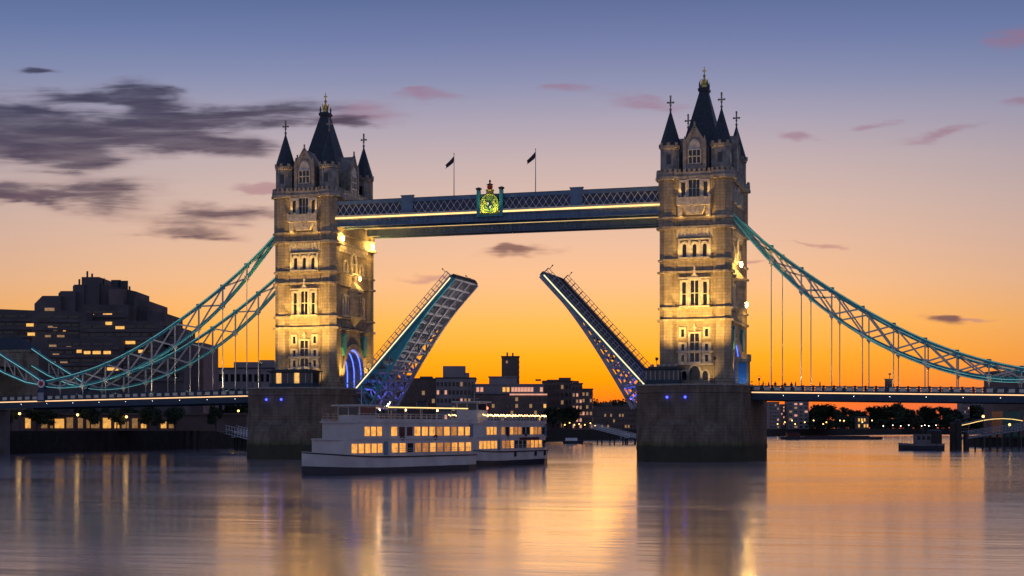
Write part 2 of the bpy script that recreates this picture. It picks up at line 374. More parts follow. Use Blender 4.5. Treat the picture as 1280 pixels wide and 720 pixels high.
# ------------------------------------------------------------------ tower bridge: piers
TX = 41.15
def arcpts(hw, z0, zs, za, n=10):
    """pointed arch outline from (-hw,z0) up and over to (hw,z0)"""
    pts = [(-hw, z0), (-hw, zs)]
    for i in range(1, n):
        k = i/n; s = 2*k-1
        pts.append((hw*s, zs+(za-zs)*(1-abs(s)**2.1)**.62))
    return pts+[(hw, zs), (hw, z0)]
def nose(hw, yl, dep, n=12, pw=1.0):
    """plan: straight sides to |y|=yl and rounded noses reaching yl+dep"""
    p = []
    for i in range(n+1):
        a = PI*i/n; p.append((hw*math.cos(a), yl+dep*math.sin(a)**pw))
    for i in range(n+1):
        a = PI+PI*i/n; p.append((hw*math.cos(a), -yl-dep*abs(math.sin(a))**pw))
    return p
def make_pier():
    r = empty('bridge_pier', (TX, 0, 0), 'x', 'pier', 'river piers under the towers')
    m = MB(); m.prism(nose(10.6, 14, 8.6), -5, 12.9); m.prism(nose(10.75, 14, 8.7), 12.95, 13.35); m.prism(nose(10.6, 14, 8.6), 13.35, 14.3)
    m.build('body', M['pier'], r)
    m = MB(); m.prism(nose(10.85, 14, 8.85), 14.3, 14.62); m.build('coping', M['darkstone'], r)
    m = MB(); m.prism(nose(10.7, 14, 8.7), 2.2, 3.0); m.build('string_course', M['pier'], r)
    # gothic cutwater: half dome in front of each nose
    for s in (-1, 1):
        m = MB(); R = []
        for k in range(9):
            t_ = k/8; z = -4 if k == 0 else .5+9.9*(t_**.62 if t_ > 0 else 0); sc_ = 1 if k == 0 else math.sqrt(max(0, 1-t_**1.9))
            ring = []
            for i in range(17):
                a = PI*i/16; x = 9.4*math.cos(a)*max(sc_, .02); yy = 8.2*(math.sin(a)**.8 if a not in (0, PI) else 0)*max(sc_, .02)
                ring.append((x*1, s*(16.4+yy), z))
            if s < 0: ring.reverse()
            R.append(ring)
        m.loft(R); m.build('cutwater', M['pier'], r)
    # railing on the pier edge
    m = MB(); pl = nose(10.4, 14, 8.5, 12)
    for i in range(len(pl)):
        a, b = pl[i], pl[(i+1) % len(pl)]
        L = math.hypot(b[0]-a[0], b[1]-a[1])
        if L > 22: continue
        if abs(a[0]-b[0]) < .01 and a[0] > 0: continue
        for z in (15.05, 15.6): m.bar((*a, z), (*b, z), .05)
        k = max(1, int(L/1.5))
        for j in range(k): m.bar((a[0]+(b[0]-a[0])*j/k, a[1]+(b[1]-a[1])*j/k, 14.62), (a[0]+(b[0]-a[0])*j/k, a[1]+(b[1]-a[1])*j/k, 15.6), .05)
    m.build('railing', M['darkblue'], r)
    for x in (-3.1, .4):
        y = -14-8.6*math.sqrt(1-(x/10.6)**2)-.12
        q = MB(); q.ball((x, y-.1, 12.1), .26, 8); q.build('beacon_lamp', M['lampblue'], r)
        lamp('POINT', (x, y-.6, 12.1), 10, (.08, .1, 1), r, size=.15)
    return r
pier_r = make_pier(); pier_r['label'] = 'right granite bridge pier with green tide line, clear of the boats'
pier_l = copy_tree(pier_r); pier_l.location.x = -TX; pier_l['label'] = 'left granite bridge pier half hidden behind the white riverboat'

# ------------------------------------------------------------------ towers
def plan(off=0.0):
    cx, cy, ap = 5.05, 9.36, 1.95+off; wx, wy = 6.4+off, 10.6+off; k = ap*math.tan(PI/8)
    def q(sx, sy):
        # from x wall to y wall around the octagon corner
        d = ap+k
        return [(sx*wx, sy*(cy-(d-(wx-cx)))), (sx*(cx+ap), sy*(cy-k)), (sx*(cx+ap), sy*(cy+k)), (sx*(cx+k), sy*(cy+ap)), (sx*(cx-k), sy*(cy+ap)), (sx*(cx-(d-(wy-cy))), sy*wy)]
    a = q(1, 1); b = q(-1, 1); c = q(-1, -1); d = q(1, -1)
    return a+b[::-1]+c+d[::-1]
FRONT = Matrix.Translation((0, -10.6, 0)); RIGHT = Matrix.Translation((6.4, 0, 0)) @ Matrix.Rotation(PI/2, 4, 'Z'); LEFT = Matrix.Translation((-6.4, 0, 0)) @ Matrix.Rotation(-PI/2, 4, 'Z')
BACK = Matrix.Translation((0, 10.6, 0)) @ Matrix.Rotation(PI, 4, 'Z')
TB = 14.6
def TM(T=None, out=0.0):
    T = T or Matrix()
    return MB(T @ Matrix.Translation((0, -out, 0)), (0, 0, -TB))
def window(root, T, x, z0, z1, w_, sur=.45, proj=.3, arch=False, mull=0, trans=0, out=0.0, trim=None, glass=None):
    trim = trim or M['trim']
    m = TM(T, out)
    if arch: m.extr(arcpts(w_/2, z0, z1-w_*.55, z1, 8), -.06, -.02)
    else: m.box(-w_/2, w_/2, -.06, -.02, z0, z1)
    for v in m.v: pass
    m2 = TM(T, out); hw = w_/2
    if arch:
        inn = arcpts(hw, z0, z1-w_*.55, z1, 8); outp = arcpts(hw+sur, z0, z1-w_*.55, z1+sur, 8)
        n = len(inn)
        for i in range(n-1):
            a, b, c, d = inn[i], inn[i+1], outp[i+1], outp[i]
            m2.add([(a[0], -proj, a[1]), (b[0], -proj, b[1]), (c[0], -proj, c[1]), (d[0], -proj, d[1]), (a[0], 0, a[1]), (b[0], 0, b[1]), (c[0], 0, c[1]), (d[0], 0, d[1])],
                   [(0, 1, 2, 3), (4, 5, 1, 0), (3, 2, 6, 7), (0, 3, 7, 4), (1, 5, 6, 2)])
    else:
        m2.box(-hw-sur, -hw, -proj, 0, z0, z1); m2.box(hw, hw+sur, -proj, 0, z0, z1); m2.box(-hw-sur, hw+sur, -proj*1.15, 0, z1, z1+sur)
    m2.box(-hw-sur*1.2, hw+sur*1.2, -proj*1.6, 0, z0-.28, z0)
    for i in range(mull):
        xx = -hw+w_*(i+1)/(mull+1); m2.box(xx-.07, xx+.07, -proj*.6, -.07, z0, z1-(w_*.25 if arch else 0))
    for i in range(trans):
        zz = z0+(z1-z0)*(i+1)/(trans+1); m2.box(-hw, hw, -proj*.5, -.08, zz-.07, zz+.07)
    for mm in (m, m2):
        d = (T.to_3x3() @ Vector((x, 0, 0)))
        mm.v = [(a+d.x, b+d.y, c+d.z) for a, b, c in mm.v]
    p = m.build('window', glass or M['glass'], root); m2.build('surround', trim, p)
    return p
def make_tower():
    r = empty('bridge_tower', (TX, 0, TB), 'x', 'tower', 'gothic bridge towers')
    P0 = plan(0)
    front = [p for p in P0 if p[1] < -5.3]; 
    front = sorted([p for p in P0 if p[1] < 0], key=lambda p: math.atan2(p[1]+5.0, p[0]))
    m = TM()
    # lower storey: two halves and the block over the road arch
    yy = 5.3
    fr = [(-6.4, -yy)]+front+[(6.4, -yy)]
    m.prism(fr, TB, 27.2)
    m.prism([(-x, -y) for x, y in fr], TB, 27.2)
    arch = arcpts(5.28, TB, 18.6, 23.2, 16)
    poly = [(-5.28, 27.2)]+arch[1:-1]+[(5.28, 27.2)]
    mm = [(6.4, s, z) for s, z in poly]; m2 = [(-6.4, s, z) for s, z in poly]
    m.loft([mm, m2])
    m.prism(P0, 27.2, 45.3)
    m.prism(plan(.22), 45.3, 54.6)
    m.build('wall', M['stone'], r)
    # mouldings
    def course(z0, z1, off, name='string_course', mt='course'):
        q = TM(); q.prism(plan(off), z0, z1); q.build(name, M[mt], r)
    q = None
    course(TB, 15.5, .30, 'plinth', 'stone')
    # the plinth would close the arch: cut it by rebuilding as halves
    for o in [o for o in r.children if o.name.startswith('plinth')]: bpy.data.objects.remove(o)
    P3 = plan(.3); f3 = sorted([p for p in P3 if p[1] < 0], key=lambda p: math.atan2(p[1]+5.0, p[0])); f3 = [(-6.7, -5.6)]+f3+[(6.7, -5.6)]
    for sg in (1, -1): q = TM(); q.prism([(sg*x, sg*y) for x, y in f3], TB, 15.6); q.build('plinth', M['stone'], r)
    for z0, z1, o_ in ((27.0, 27.45, .42), (29.35, 29.75, .35), (36.35, 36.75, .45), (38.75, 39.1, .32), (44.9, 45.4, .62), (46.9, 47.25, .5), (54.5, 55.1, .75)):
        course(z0, z1, o_)
    # carved band with corbels under the top moulding
    q = TM()
    for T, hw in ((FRONT, 3.4), (BACK, 3.4), (RIGHT, 7.2), (LEFT, 7.2)):
        q = TM(T); n = int(hw*2/.75); q.box(-hw-.3, hw+.3, -.1, 0, 43.4, 44.9)
        for i in range(n+1):
            x = -hw+2*hw*i/n
            q.box(x-.17, x+.17, -.42, 0, 44.15, 44.9); q.box(x-.12, x+.12, -.26, 0, 43.5, 44.15)
        q.build('corbel_table', M['trim'], r)
    # ---- front and back face windows
    for T in (FRONT, BACK):
        isf = T is FRONT
        # entrance storey: three pointed doorways
        if isf:
            for x, w_, za in ((0, 2.1, 18.35), (-2.05, 1.1, 17.4), (2.05, 1.1, 17.4)):
                window(r, T, x, TB+.3, za, w_, .32, .35, arch=True)
        for x in (-2.32, 2.32):
            window(r, T, x, 24.0, 25.5, .62, .38, .28)
            window(r, T, x, 21.3, 22.6, .62, .36, .26, trans=0)
            window(r, T, x, 19.15, 20.5, .62, .36, .26)
        window(r, T, 0, 21.35, 24.6, 1.75, .34, .4, mull=1, trans=1)
        window(r, T, 0, 19.15, 20.85, 1.75, .34, .34, mull=1)
        q = TM(T)
        for z in (18.55, 20.95): q2 = TM(T); q2.box(-3.55, 3.55, -.55, 0, z, z+.3); q2.build('ledge', M['trim'], r)
        q.bar((0, -.3, 25.1), (0, -.3, 26.4), .28); q.box(-.35, .35, -.5, 0, 25.6, 25.95)
        for x in (-1.6, 1.6, -3.05, 3.05): q.box(x-.14, x+.14, -.28, 0, 18.85, 22.9)
        q.build('pilaster', M['trim'], r)
        # second stage
        for x, w_ in ((-2.05, .78), (0, 1.55), (2.05, .78)):
            window(r, T, x, 30.0, 34.6 if x else 34.9, w_, .42, .42, mull=1 if not x else 0, trans=1)
        q = TM(T); q.box(-3.1, 3.1, -.6, 0, 35.2, 35.5)
        q.extr([(-.75, 35.5), (.75, 35.5), (0, 36.5)], -.5, 0)
        q.box(-.16, .16, -.5, 0, 36.4, 37.6)
        for x in (-1.15, 1.15): q.box(x-.14, x+.14, -.62, 0, 29.8, 35.2)
        q.build('hood_moulding', M['trim'], r)
        # third stage: arcade of three niches
        for x in (-1.98, 0, 1.98):
            window(r, T, x, 39.4, 42.0, .8, .46, .4, arch=True)
        q = TM(T)
        for x in (-2.97, -.99, .99, 2.97): q.box(x-.2, x+.2, -.52, 0, 39.15, 42.9)
        q.box(-3.2, 3.2, -.5, 0, 42.75, 43.0); q.build('pilaster', M['trim'], r)
        # belfry stage: mullioned opening with balcony
        window(r, T, 0, 51.0, 54.3, 2.1, .22, .5, mull=2, trans=1, out=.22)
        for x in (-2.15, 2.15): window(r, T, x, 51.0, 53.9, .8, .5, .42, out=.22)
        q = TM(T, .22)
        q.box(-3.2, 3.2, -1.35, 0, 49.3, 49.7); q.box(-3.2, 3.2, -1.35, -1.1, 49.7, 50.7); q.box(-3.3, 3.3, -1.42, -1.02, 50.7, 50.9)
        for x in (-3.1, -1.6, 1.6, 3.1): q.box(x-.22, x+.22, -1.5, -.98, 49.4, 51.2)
        q.extr([(-2.3, 49.3), (2.3, 49.3), (1.5, 47.6), (-1.5, 47.6)], -1.0, 0)
        for x in (-1.4, -.7, 0, .7, 1.4): q.box(x-.18, x+.18, -1.15, 0, 48.1, 49.3)
        for x in (-2.75, 2.75): q.box(x-.4, x+.4, -.8, 0, 47.3, 49.3)
        q.build('balcony', M['trim'], r)
    # ---- road faces
    for T in (RIGHT, LEFT):
        q = TM(T)
        # arch surround
        inn = arcpts(5.28, TB, 18.6, 23.2, 16); outp = arcpts(6.3, TB, 18.9, 24.3, 16)
        for i in range(len(inn)-1):
            a, b, c, d = inn[i], inn[i+1], outp[i+1], outp[i]
            q.add([(a[0], -.35, a[1]), (b[0], -.35, b[1]), (c[0], -.35, c[1]), (d[0], -.35, d[1]), (a[0], 0, a[1]), (b[0], 0, b[1]), (c[0], 0, c[1]), (d[0], 0, d[1])],
                  [(0, 1, 2, 3), (4, 5, 1, 0), (3, 2, 6, 7)])
        q.build('arch_surround', M['darkstone'], r)
        for x in (-5.6, 5.6):
            q = TM(T); q.extr([(x-.95, 25.6), (x+.95, 25.6), (x+.95, 23.2), (x, 21.6), (x-.95, 23.2)], -.6, -.05)
            q.box(x-.8, x+.8, -.75, -.05, 25.6, 26.2); q.build('shield', M['teal'], r)
        q = TM(T)
        for i in range(13):
            x = -6+i; q.box(x-.3, x+.3, -.3, 0, 27.7, 29.1)
        q.build('carved_frieze', M['darkstone'], r)
        for x in (-5.2, -3.6, 3.6, 5.2):
            window(r, T, x, 30.2, 34.2, .75, .35, .3, trans=1)
        # oriel bay
        q = TM(T)
        bay = lambda o: [(-2.3-o, 0), (-1.5-o, -1.5-o), (1.5+o, -1.5-o), (2.3+o, 0)]
        q.loft([[(x, y, 28.2) for x, y in [(-1, 0), (-.6, -.3), (.6, -.3), (1, 0)]], [(x, y, 30) for x, y in bay(0)], [(x, y, 35.4) for x, y in bay(0)], [(x, y, 35.4) for x, y in bay(.25)], [(x, y, 35.9) for x, y in bay(.25)], [(x, y*.3, 37.8) for x, y in bay(-.9)]])
        q.build('oriel', M['darkstone'], r)
        for x in (-.75, .75): window(r, T, x, 30.8, 34.6, .95, .16, .14, trans=2, out=1.5, trim=M['darkstone'])
        window(r, T, 0, 39.4, 43.4, 2.2, .5, .4, arch=True, mull=1, trans=1)
        for x in (-4.3, 4.3): window(r, T, x, 39.6, 41.6, 1.1, .4, .32, arch=True)
        window(r, T, 0, 50.6, 53.8, 1.8, .4, .4, arch=True, mull=1, out=.22)
        for x in (-4.6, 4.6): window(r, T, x, 50.6, 53.0, 1.0, .4, .35, arch=True, out=.22)
    # blue light ribs under the vault
    for x in (6.1, 4.5, 2.9, 1.3, -1.3, -2.9, -4.5, -6.1):
        q = TM(); a = arcpts(5.14, 15.2, 18.6, 23.02, 14)
        for p, s in zip(a[:-1], a[1:]): q.bar((x, p[0], p[1]), (x, s[0], s[1]), .30, .1, up=(1, 0, 0))
        q.build('vault_light', M['ledblue'], r)
    for x in (4, -4): lamp('POINT', (x, 0, 19.5-TB), 50, (.08, .12, 1), r, size=.4)
    # ---- parapet
    q = TM()
    Pp = plan(.45); n = len(Pp)
    for i in range(n):
        a, b = Pp[i], Pp[(i+1) % n]; L = math.hypot(b[0]-a[0], b[1]-a[1])
        q.bar((*a, 55.5), (*b, 55.5), .4, .85)
        k = int(L/.9)
        for j in range(k):
            f_ = (j+.5)/k; c = (a[0]+(b[0]-a[0])*f_, a[1]+(b[1]-a[1])*f_); d = Vector((b[0]-a[0], b[1]-a[1], 0)).normalized()*.25
            q.bar((c[0]-d.x, c[1]-d.y, 56.2), (c[0]+d.x, c[1]+d.y, 56.2), .4, .6)
    q.prism(plan(.1), 55.1, 55.3)
    q.build('parapet', M['darkstone'], r)
    # ---- corner turrets
    for sx in (-1, 1):
        for sy in (-1, 1):
            x, y = sx*5.0, sy*9.36
            q = TM(); R8 = 1/math.cos(PI/8)
            q.lathe(x, y, [(1.72*R8, 55.0), (1.72*R8, 60.4), (2.0*R8, 60.7), (2.0*R8, 61.25)], 8)
            for i in range(8):
                a = PI/8+i*PI/4
                q.bar((x+1.72*R8*math.cos(a), y+1.72*R8*math.sin(a), 55), (x+1.72*R8*math.cos(a), y+1.72*R8*math.sin(a), 60.5), .24)
                a2 = i*PI/4; q.box(x+2.0*math.cos(a2)-.28, x+2.0*math.cos(a2)+.28, y+2.0*math.sin(a2)-.28, y+2.0*math.sin(a2)+.28, 61.0, 61.75)
            tr = q.build('corner_turret', M['darkstone'], r)
            for a2 in (-PI/2, 0, PI/2, PI):
                q = TM(); cx_, cy_ = x+1.74*math.cos(a2), y+1.74*math.sin(a2)
                dx, dy = abs(math.sin(a2))*.34+.05, abs(math.cos(a2))*.34+.05
                q.box(cx_-dx, cx_+dx, cy_-dy, cy_+dy, 57.6, 59.4); q.build('turret_slit', M['glass'], tr)
            q = TM(); q.lathe(x, y, [(2.12*R8, 61.25), (1.95*R8, 61.5), (1.0*R8, 64.9), (.16, 68.0), (.16, 68.3)], 8); q.build('spire', M['slate'], tr)
            q = TM(); q.lathe(x, y, [(.1, 68.2), (.3, 68.5), (.12, 68.8), (.12, 71.2)], 6)
            q.box(x-.55, x+.55, y-.12, y+.12, 69.75, 70.0); q.box(x-.14, x+.14, y-.14, y+.14, 69.2, 71.25)
            for dx, dz in ((-.55, 0), (.55, 0), (0, 1.2), (0, -.5)): q.ball((x+dx, y, 69.87+dz), .22, 6)
            q.build('finial', M['darkstone'], tr)
    # ---- main roof
    q = TM()
    ring = lambda hx, hy, z: [(-hx, -hy, z), (hx, -hy, z), (hx, hy, z), (-hx, hy, z)]
    q.loft([ring(5.3, 6.4, 55.3), ring(4.7, 5.8, 57.2), ring(2.55, 3.0, 66.3), ring(.85, .95, 73.4), ring(.85, .95, 73.6)])
    rf = q.build('roof', M['slate'], r)
    q = TM(); q.loft([ring(1.0, 1.1, 73.5), ring(1.15, 1.25, 74.0), ring(.9, 1.0, 74.3), ring(.7, .8, 74.4)])
    for sx in (-1, 1):
        for sy in (-1, 1): q.lathe(sx*.8, sy*.9, [(.14, 74), (.18, 75.0), (.02, 75.7)], 6)
    q.build('roof_crown', M['steel'], rf)
    q = TM(); q.lathe(0, 0, [(.65, 74.3), (.45, 75.0), (.62, 75.3), (.3, 75.9), (.14, 76.4), (.3, 76.8), (.12, 77.1), (.1, 78.2), (.02, 78.8)], 8)
    q.box(-.38, .38, -.08, .08, 77.7, 77.95)
    for i in range(6):
        a = i*PI/3; q.bar((.6*math.cos(a), .6*math.sin(a), 75.1), (.75*math.cos(a), .75*math.sin(a), 76.1), .16)
    q.build('finial', M['gold'], rf)
    # ---- gables with a window in each face
    for T, dist in ((FRONT, 4.6), (BACK, 4.6), (RIGHT, 2.0), (LEFT, 2.0)):
        q = TM(T, .15)
        hw = 1.95
        q.extr([(-hw, 55.3), (hw, 55.3), (hw, 61.2), (0, 64.5), (-hw, 61.2)], 0, 5.2)
        for x in (-hw, hw): q.box(x-.32, x+.32, -.3, .35, 55.3, 61.6); q.extr([(x-.32, 61.6), (x+.32, 61.6), (x, 62.9)], -.3, .35)
        for s in (-1, 1): q.bar((s*hw*1.08, -.1, 61.1), (0, -.1, 64.65), .5, .3, up=(0, 1, 0))
        q.box(-.13, .13, -.22, .04, 64.4, 65.6)
        gb = q.build('gable', M['darkstone'], r)
        q = TM(T, .15); q.box(-1.1, 1.1, -.08, -.01, 57.6, 60.2); wn = q.build('window', M['glass'], gb)
        q = TM(T, .15)
        for x in (-1.2, -.4, .4, 1.2): q.box(x-.09, x+.09, -.22, -.01, 57.5, 60.3)
        for z in (57.5, 58.9, 60.2): q.box(-1.3, 1.3, -.2, -.01, z-.09, z+.09)
        q.extr(arcpts(1.2, 60.3, 60.6, 62.2, 8), -.12, -.01)
        q.build('tracery', M['trim'], wn)
    # dormers flanking, chimneys on the roof edge
    for x, y in ((-3.9, -7.2), (3.9, -7.2), (-3.9, 7.2), (3.9, 7.2)):
        q = TM(); q.box(x-.4, x+.4, y-.5, y+.5, 55.3, 62.3); q.box(x-.5, x+.5, y-.6, y+.6, 62.3, 62.7); q.build('chimney', M['darkstone'], r)
    return r
tower_r = make_tower(); tower_r['label'] = 'right gothic stone bridge tower, taller looking and nearer, by the right chains'
tower_l = copy_tree(tower_r); tower_l.location.x = -TX; tower_l['label'] = 'left gothic stone bridge tower showing its blue lit road arch'

# floodlighting of the towers: lamps on the pier noses and on the ledges
WARM = (1, .55, .12)
WARM2 = (1, .60, .17)
def floodlight(loc, target, energy, color, label, spot=50, blend=.7, group='floodlights on the pier noses', glow='lampsmall', mast=.5):
    r = empty('floodlight', loc, label, 'floodlight', group)
    d = (Vector(target)-Vector(loc)-Vector((0, 0, mast))).normalized()
    m = MB(); m.box(-.25, .25, -.25, .25, 0, .12); m.bar((0, 0, .1), (0, 0, mast), .1); m.build('mast' if mast > 1 else 'bracket', M['steel'], r)
    c = Vector((0, 0, mast+.15)); m = MB(); m.cyl(c-d*.3, c+d*.15, .2, .34, 10); h = m.build('housing', M['steel'], r)
    m = MB(); m.cyl(c+d*.15, c+d*.18, .3, .3, 10); m.build('lens', M[glow], h)
    lamp('SPOT', c+d*.4, energy, color, r, target=Vector(target)-Vector(loc), size=.25, spot=spot, blend=blend)
    return r
for X, side in ((-TX, 'left'), (TX, 'right')):
    for dx, wd in ((-5.5, 'outer left'), (5.5, 'right hand')):
        floodlight((X+dx, -20.2, 14.62), (X+dx*.55, -10.6, 34), 24000, WARM, f'small floodlight on a mast at the {wd} edge of the {side} pier nose', 92, 1.0, mast=4.6)
    root = tower_l if side == 'left' else tower_r
    # ledge lamps
    def ledge(x, y, z, tx, ty, tz, e, c=WARM2, sp=100, sz=.15):
        q = MB(off=(0, 0, -TB)); q.box(x-.18, x+.18, y-.14, y+.14, z, z+.22); q.box(x-.05, x+.05, min(y, -10.7) if y < -9 else y, max(y, -10.7) if y < -9 else y+.1, z, z+.1); q.build('ledge_lamp', M['steel'], root)
        lamp('SPOT', (x, y, z+.35-TB), e, c, root, target=(tx, ty, tz-TB), size=sz, spot=sp, blend=.8)
    for x in (-3.3, 0, 3.3):
        ledge(x, -12.5, 29.9, x*.8, -10.6, 34.5, 330)
        ledge(x, -12.5, 39.2, x*.8, -10.6, 43, 380)
    for x in (-2.7, 2.7):
        ledge(x, -11.75, 45.42, x, -12.0, 49, 420, WARM)
        ledge(x, -12.35, 50.95, x*.8, -11.2, 54.5, 260, WARM)
        ledge(x*1.1, -13.6, 14.7, x*.9, -10.6, 20, 800, WARM2)
    # road faces
    for y in (-7.5, 7.5):
        ledge(8.4, y, 15.6 if side == 'left' else 15.6, 6.6, y*.85, 24, 5200 if side == 'left' else 2200, WARM, 90)

for (x, y, z, e, s) in ((-TX+7.6, -8.2, 46.0, 1300, 'lamp on the left tower under the near walkway end'), (-TX+7.6, 8.2, 46.0, 1500, 'lamp on the left tower under the far walkway end'),
                        (TX+7.7, -2.0, 38.6, 1000, 'lamp high on the land side of the right tower'), (TX+7.7, 5.0, 31.2, 500, 'lamp midway up the land side of the right tower'),
                        (-TX+8.0, 0.0, 38.3, 1200, 'lamp above the oriel on the left tower river face')):
    r = empty('wall_lamp', (x, y, z), s, 'lamp', 'lamps on the tower walls')
    big = 'oriel' not in s
    q = MB(); q.box(-.6, -.2, -.15, .15, -.1, .1); q.build('bracket', M['steel'], r)
    q = MB(); q.lathe(0, 0, [(.1, -.5), (.26, -.3), (.26, .3), (.1, .5)], 8); q.build('lamp_head', M['lampflood'] if big else M['lampsmall'], r)
    lamp('POINT', (.9, 0, 0), e, WARM, r, size=.3)

# ------------------------------------------------------------------ high level walkways
def make_walkway():
    r = empty('high_walkway', (0, -8.3, 48.1), 'x', 'footbridge', 'high level walkways between the towers')
    W = lambda: MB(off=(0, 0, -48.1)); X0 = 34.0; hy = 1.75
    m = W(); m.box(-X0, X0, -hy, hy, 48.55, 49.2); m.build('floor', M['bluepaint'], r)
    for s in (-1, 1):
        m = W(); m.box(-X0, X0, s*hy-.12*1, s*hy+.12, 48.1, 49.55); 
        for i in range(69): x = -34+i; m.box(x-.06, x+.06, s*hy-.26, s*hy+.26, 48.15, 49.5)
        m.box(-X0, X0, s*hy-.4, s*hy+.4, 48.1, 48.22)
        m.build('bottom_girder', M['bluepaint'], r)
        m = W(); y = s*(hy+.25); m.box(-X0-.8, X0+.8, y-.38, y+.38, 49.56, 49.7); m.box(-X0-.8, X0+.8, y-.3, y+.3, 50.12, 50.45)
        m.box(-X0-.8, X0+.8, y-.22, y+.22, 49.7, 50.12); cg = m.build('cornice', M['cream'], r)
        m = W(); yy = y+s*.27; m.box(-X0-.8, X0+.8, yy-.04, yy+.04, 49.74, 50.06); m.build('light_strip', M['ledgold'], cg)
        m = W(); m.box(-X0, X0, s*hy-.05, s*hy+.05, 50.45, 52.7); m.build('infill', M['navy'], r)
        m = W(); y = s*(hy+.1)
        n = 49
        for i in range(n):
            xa = -X0+2*X0*i/n; xb = -X0+2*X0*(i+1)/n
            m.bar((xa, y, 50.5), (xb, y, 52.65), .09, .07); m.bar((xa, y+s*.05, 52.65), (xb, y+s*.05, 50.5), .09, .07)
            m.box((xa+xb)/2-.13, (xa+xb)/2+.13, y-.05+s*.06, y+.05+s*.06, 51.45, 51.71)
            m.box(xa-.12, xa+.12, y-.05+s*.06, y+.05+s*.06, 50.5, 50.75)
        m.build('lattice', M['white'], r)
        m = W(); m.box(-X0, X0, s*hy-.2, s*hy+.2, 52.7, 53.45); m.build('top_girder', M['bluepaint'], r)
        for x in (-18.4, 17.4):
            m = W(); m.box(x-1.25, x+1.25, s*hy-.35, s*hy+.35, 50.46, 53.9); m.box(x-1.4, x+1.4, s*hy-.42, s*hy+.42, 53.9, 54.1); m.build('panel', M['bluepaint'], r)
    m = W(); m.extr([(-X0, 53.45), (X0, 53.45), (X0, 53.6), (-X0, 53.6)], -hy, hy); m.build('roof', M['darkblue'], r)
    return r
wk = make_walkway(); wk['label'] = 'near high walkway carrying the golden crest and two flags'
wk2 = copy_tree(wk); wk2.location.y = 8.3; wk2['label'] = 'far high walkway seen below and behind the near one'
# crest in the middle of the near walkway
r = empty('heraldic_crest', (-.5, -10.6, 49.3), 'green and gold heraldic crest with crown between two teal posts on the walkway', 'crest')
m = MB(); m.extr([(-1.9, 0), (1.9, 0), (1.95, 2.4), (1.55, 3.5), (.8, 4.2), (-.8, 4.2), (-1.55, 3.5), (-1.95, 2.4)], -.25, .35)
back = m.build('shield_panel', mat('green gilded panel', (.24, .34, .10), .5, .3, var=.6, scale=2.2), r)
m = MB(); random.seed(3)
a = arcpts(1.72, .25, 2.6, 4.05, 12)
for p, s in zip(a[:-1], a[1:]): m.bar((p[0], -.35, p[1]), (s[0], -.35, s[1]), .2, .22, up=(0, 1, 0))
for sx in (-1, 1):      # two upright supporters, ribbons and a quartered shield
    pts = [(sx*1.35, .4), (sx*1.2, 1.2), (sx*1.3, 2.0), (sx*.95, 2.7), (sx*1.1, 3.1)]
    for p, s in zip(pts[:-1], pts[1:]): m.bar((p[0], -.38, p[1]), (s[0], -.38, s[1]), .3, .34, up=(0, 1, 0))
    m.bar((sx*1.2, -.38, 2.2), (sx*.6, -.38, 2.5), .2, .2); m.bar((sx*1.25, -.38, 1.1), (sx*.7, -.38, 1.0), .2, .2)
    m.bar((0, -.38, .3), (sx*1.4, -.38, .55), .22, .22)
m.build('supporter', mat('bright gold leaf', (.85, .66, .14), .4, .4, var=.35, scale=4), back)
m = MB(); m.extr([(-.6, 2.6), (.6, 2.6), (.6, 1.5), (0, .8), (-.6, 1.5)], -.45, -.25); m.build('shield', M['darkblue'], back)
m = MB(); m.extr([(-.5, 2.5), (-.06, 2.5), (-.06, 1.85), (-.5, 1.85)], -.5, -.46); m.extr([(.06, 1.75), (.5, 1.75), (.5, 1.55), (.06, 1.1)], -.5, -.46); m.build('quarter', M['cream'], back)
m = MB(); m.lathe(0, 0, [(.85, 4.2), (.7, 4.6), (.9, 5.0), (.55, 5.1)], 10); m.build('helm', M['gold'], r)
m = MB(); m.ball((0, 0, 5.6), .62, 10, .9); cr = m.build('crown', mat('red crown cap', (.55, .06, .02), .5, var=.3), r)
m = MB(); m.lathe(0, 0, [(.75, 6.05), (.6, 6.15), (.2, 6.3), (.12, 6.5), (.26, 6.75), (.05, 7.1)], 8); m.build('orb', M['steel'], cr)
for sx in (-1, 1):
    m = MB(); m.box(sx*2.4-.35, sx*2.4+.35, -.3, .4, -.1, 4.9); pst = m.build('post', M['teal'], r)
    m = MB(); m.lathe(sx*2.4, .05, [(.3, 4.9), (.62, 5.2), (.62, 5.45), (.2, 5.6)], 8); m.build('cap', M['steel'], pst)
m = MB(); m.box(-2.8, 2.8, -.4, .4, -.35, -.1); m.build('sill', M['teal'], r)
for x in (-1.8, 1.8): lamp('SPOT', (x, -2.2, -.2), 520, (.9, 1, .35), r, target=(0, 0, 2.8), size=.1, spot=75)

for px, lb in ((-8.95, 'left flagpole with small dark flag on the near walkway'), (8.4, 'right flagpole with small dark flag on the near walkway')):
    r = empty('flagpole', (px, -8.3, 53.6), lb, 'flagpole', 'flagpoles on the walkway')
    m = MB(); m.cyl((0, 0, 0), (0, 0, 8.8), .1, .06, 8); m.build('pole', M['greypaint'], r)
    m = MB(); m.ball((0, 0, 8.85), .13, 6); m.build('truck', M['gold'], r)
    m = MB(); n = 9; G = []
    for i in range(n):
        f_ = i/(n-1); G.append([(-.08-1.75*f_+.1*math.sin(j), .12*math.sin(5*f_+j*1.3)*(.3+f_), 8.3-j*.34-f_*1.75+.15*f_*j) for j in range(5)])
    m.add([p for g_ in G for p in g_], [(i*5+j, i*5+j+1, (i+1)*5+j+1, (i+1)*5+j) for i in range(n-1) for j in range(4)])
    m.build('flag', M['flag'], r, smooth=True)

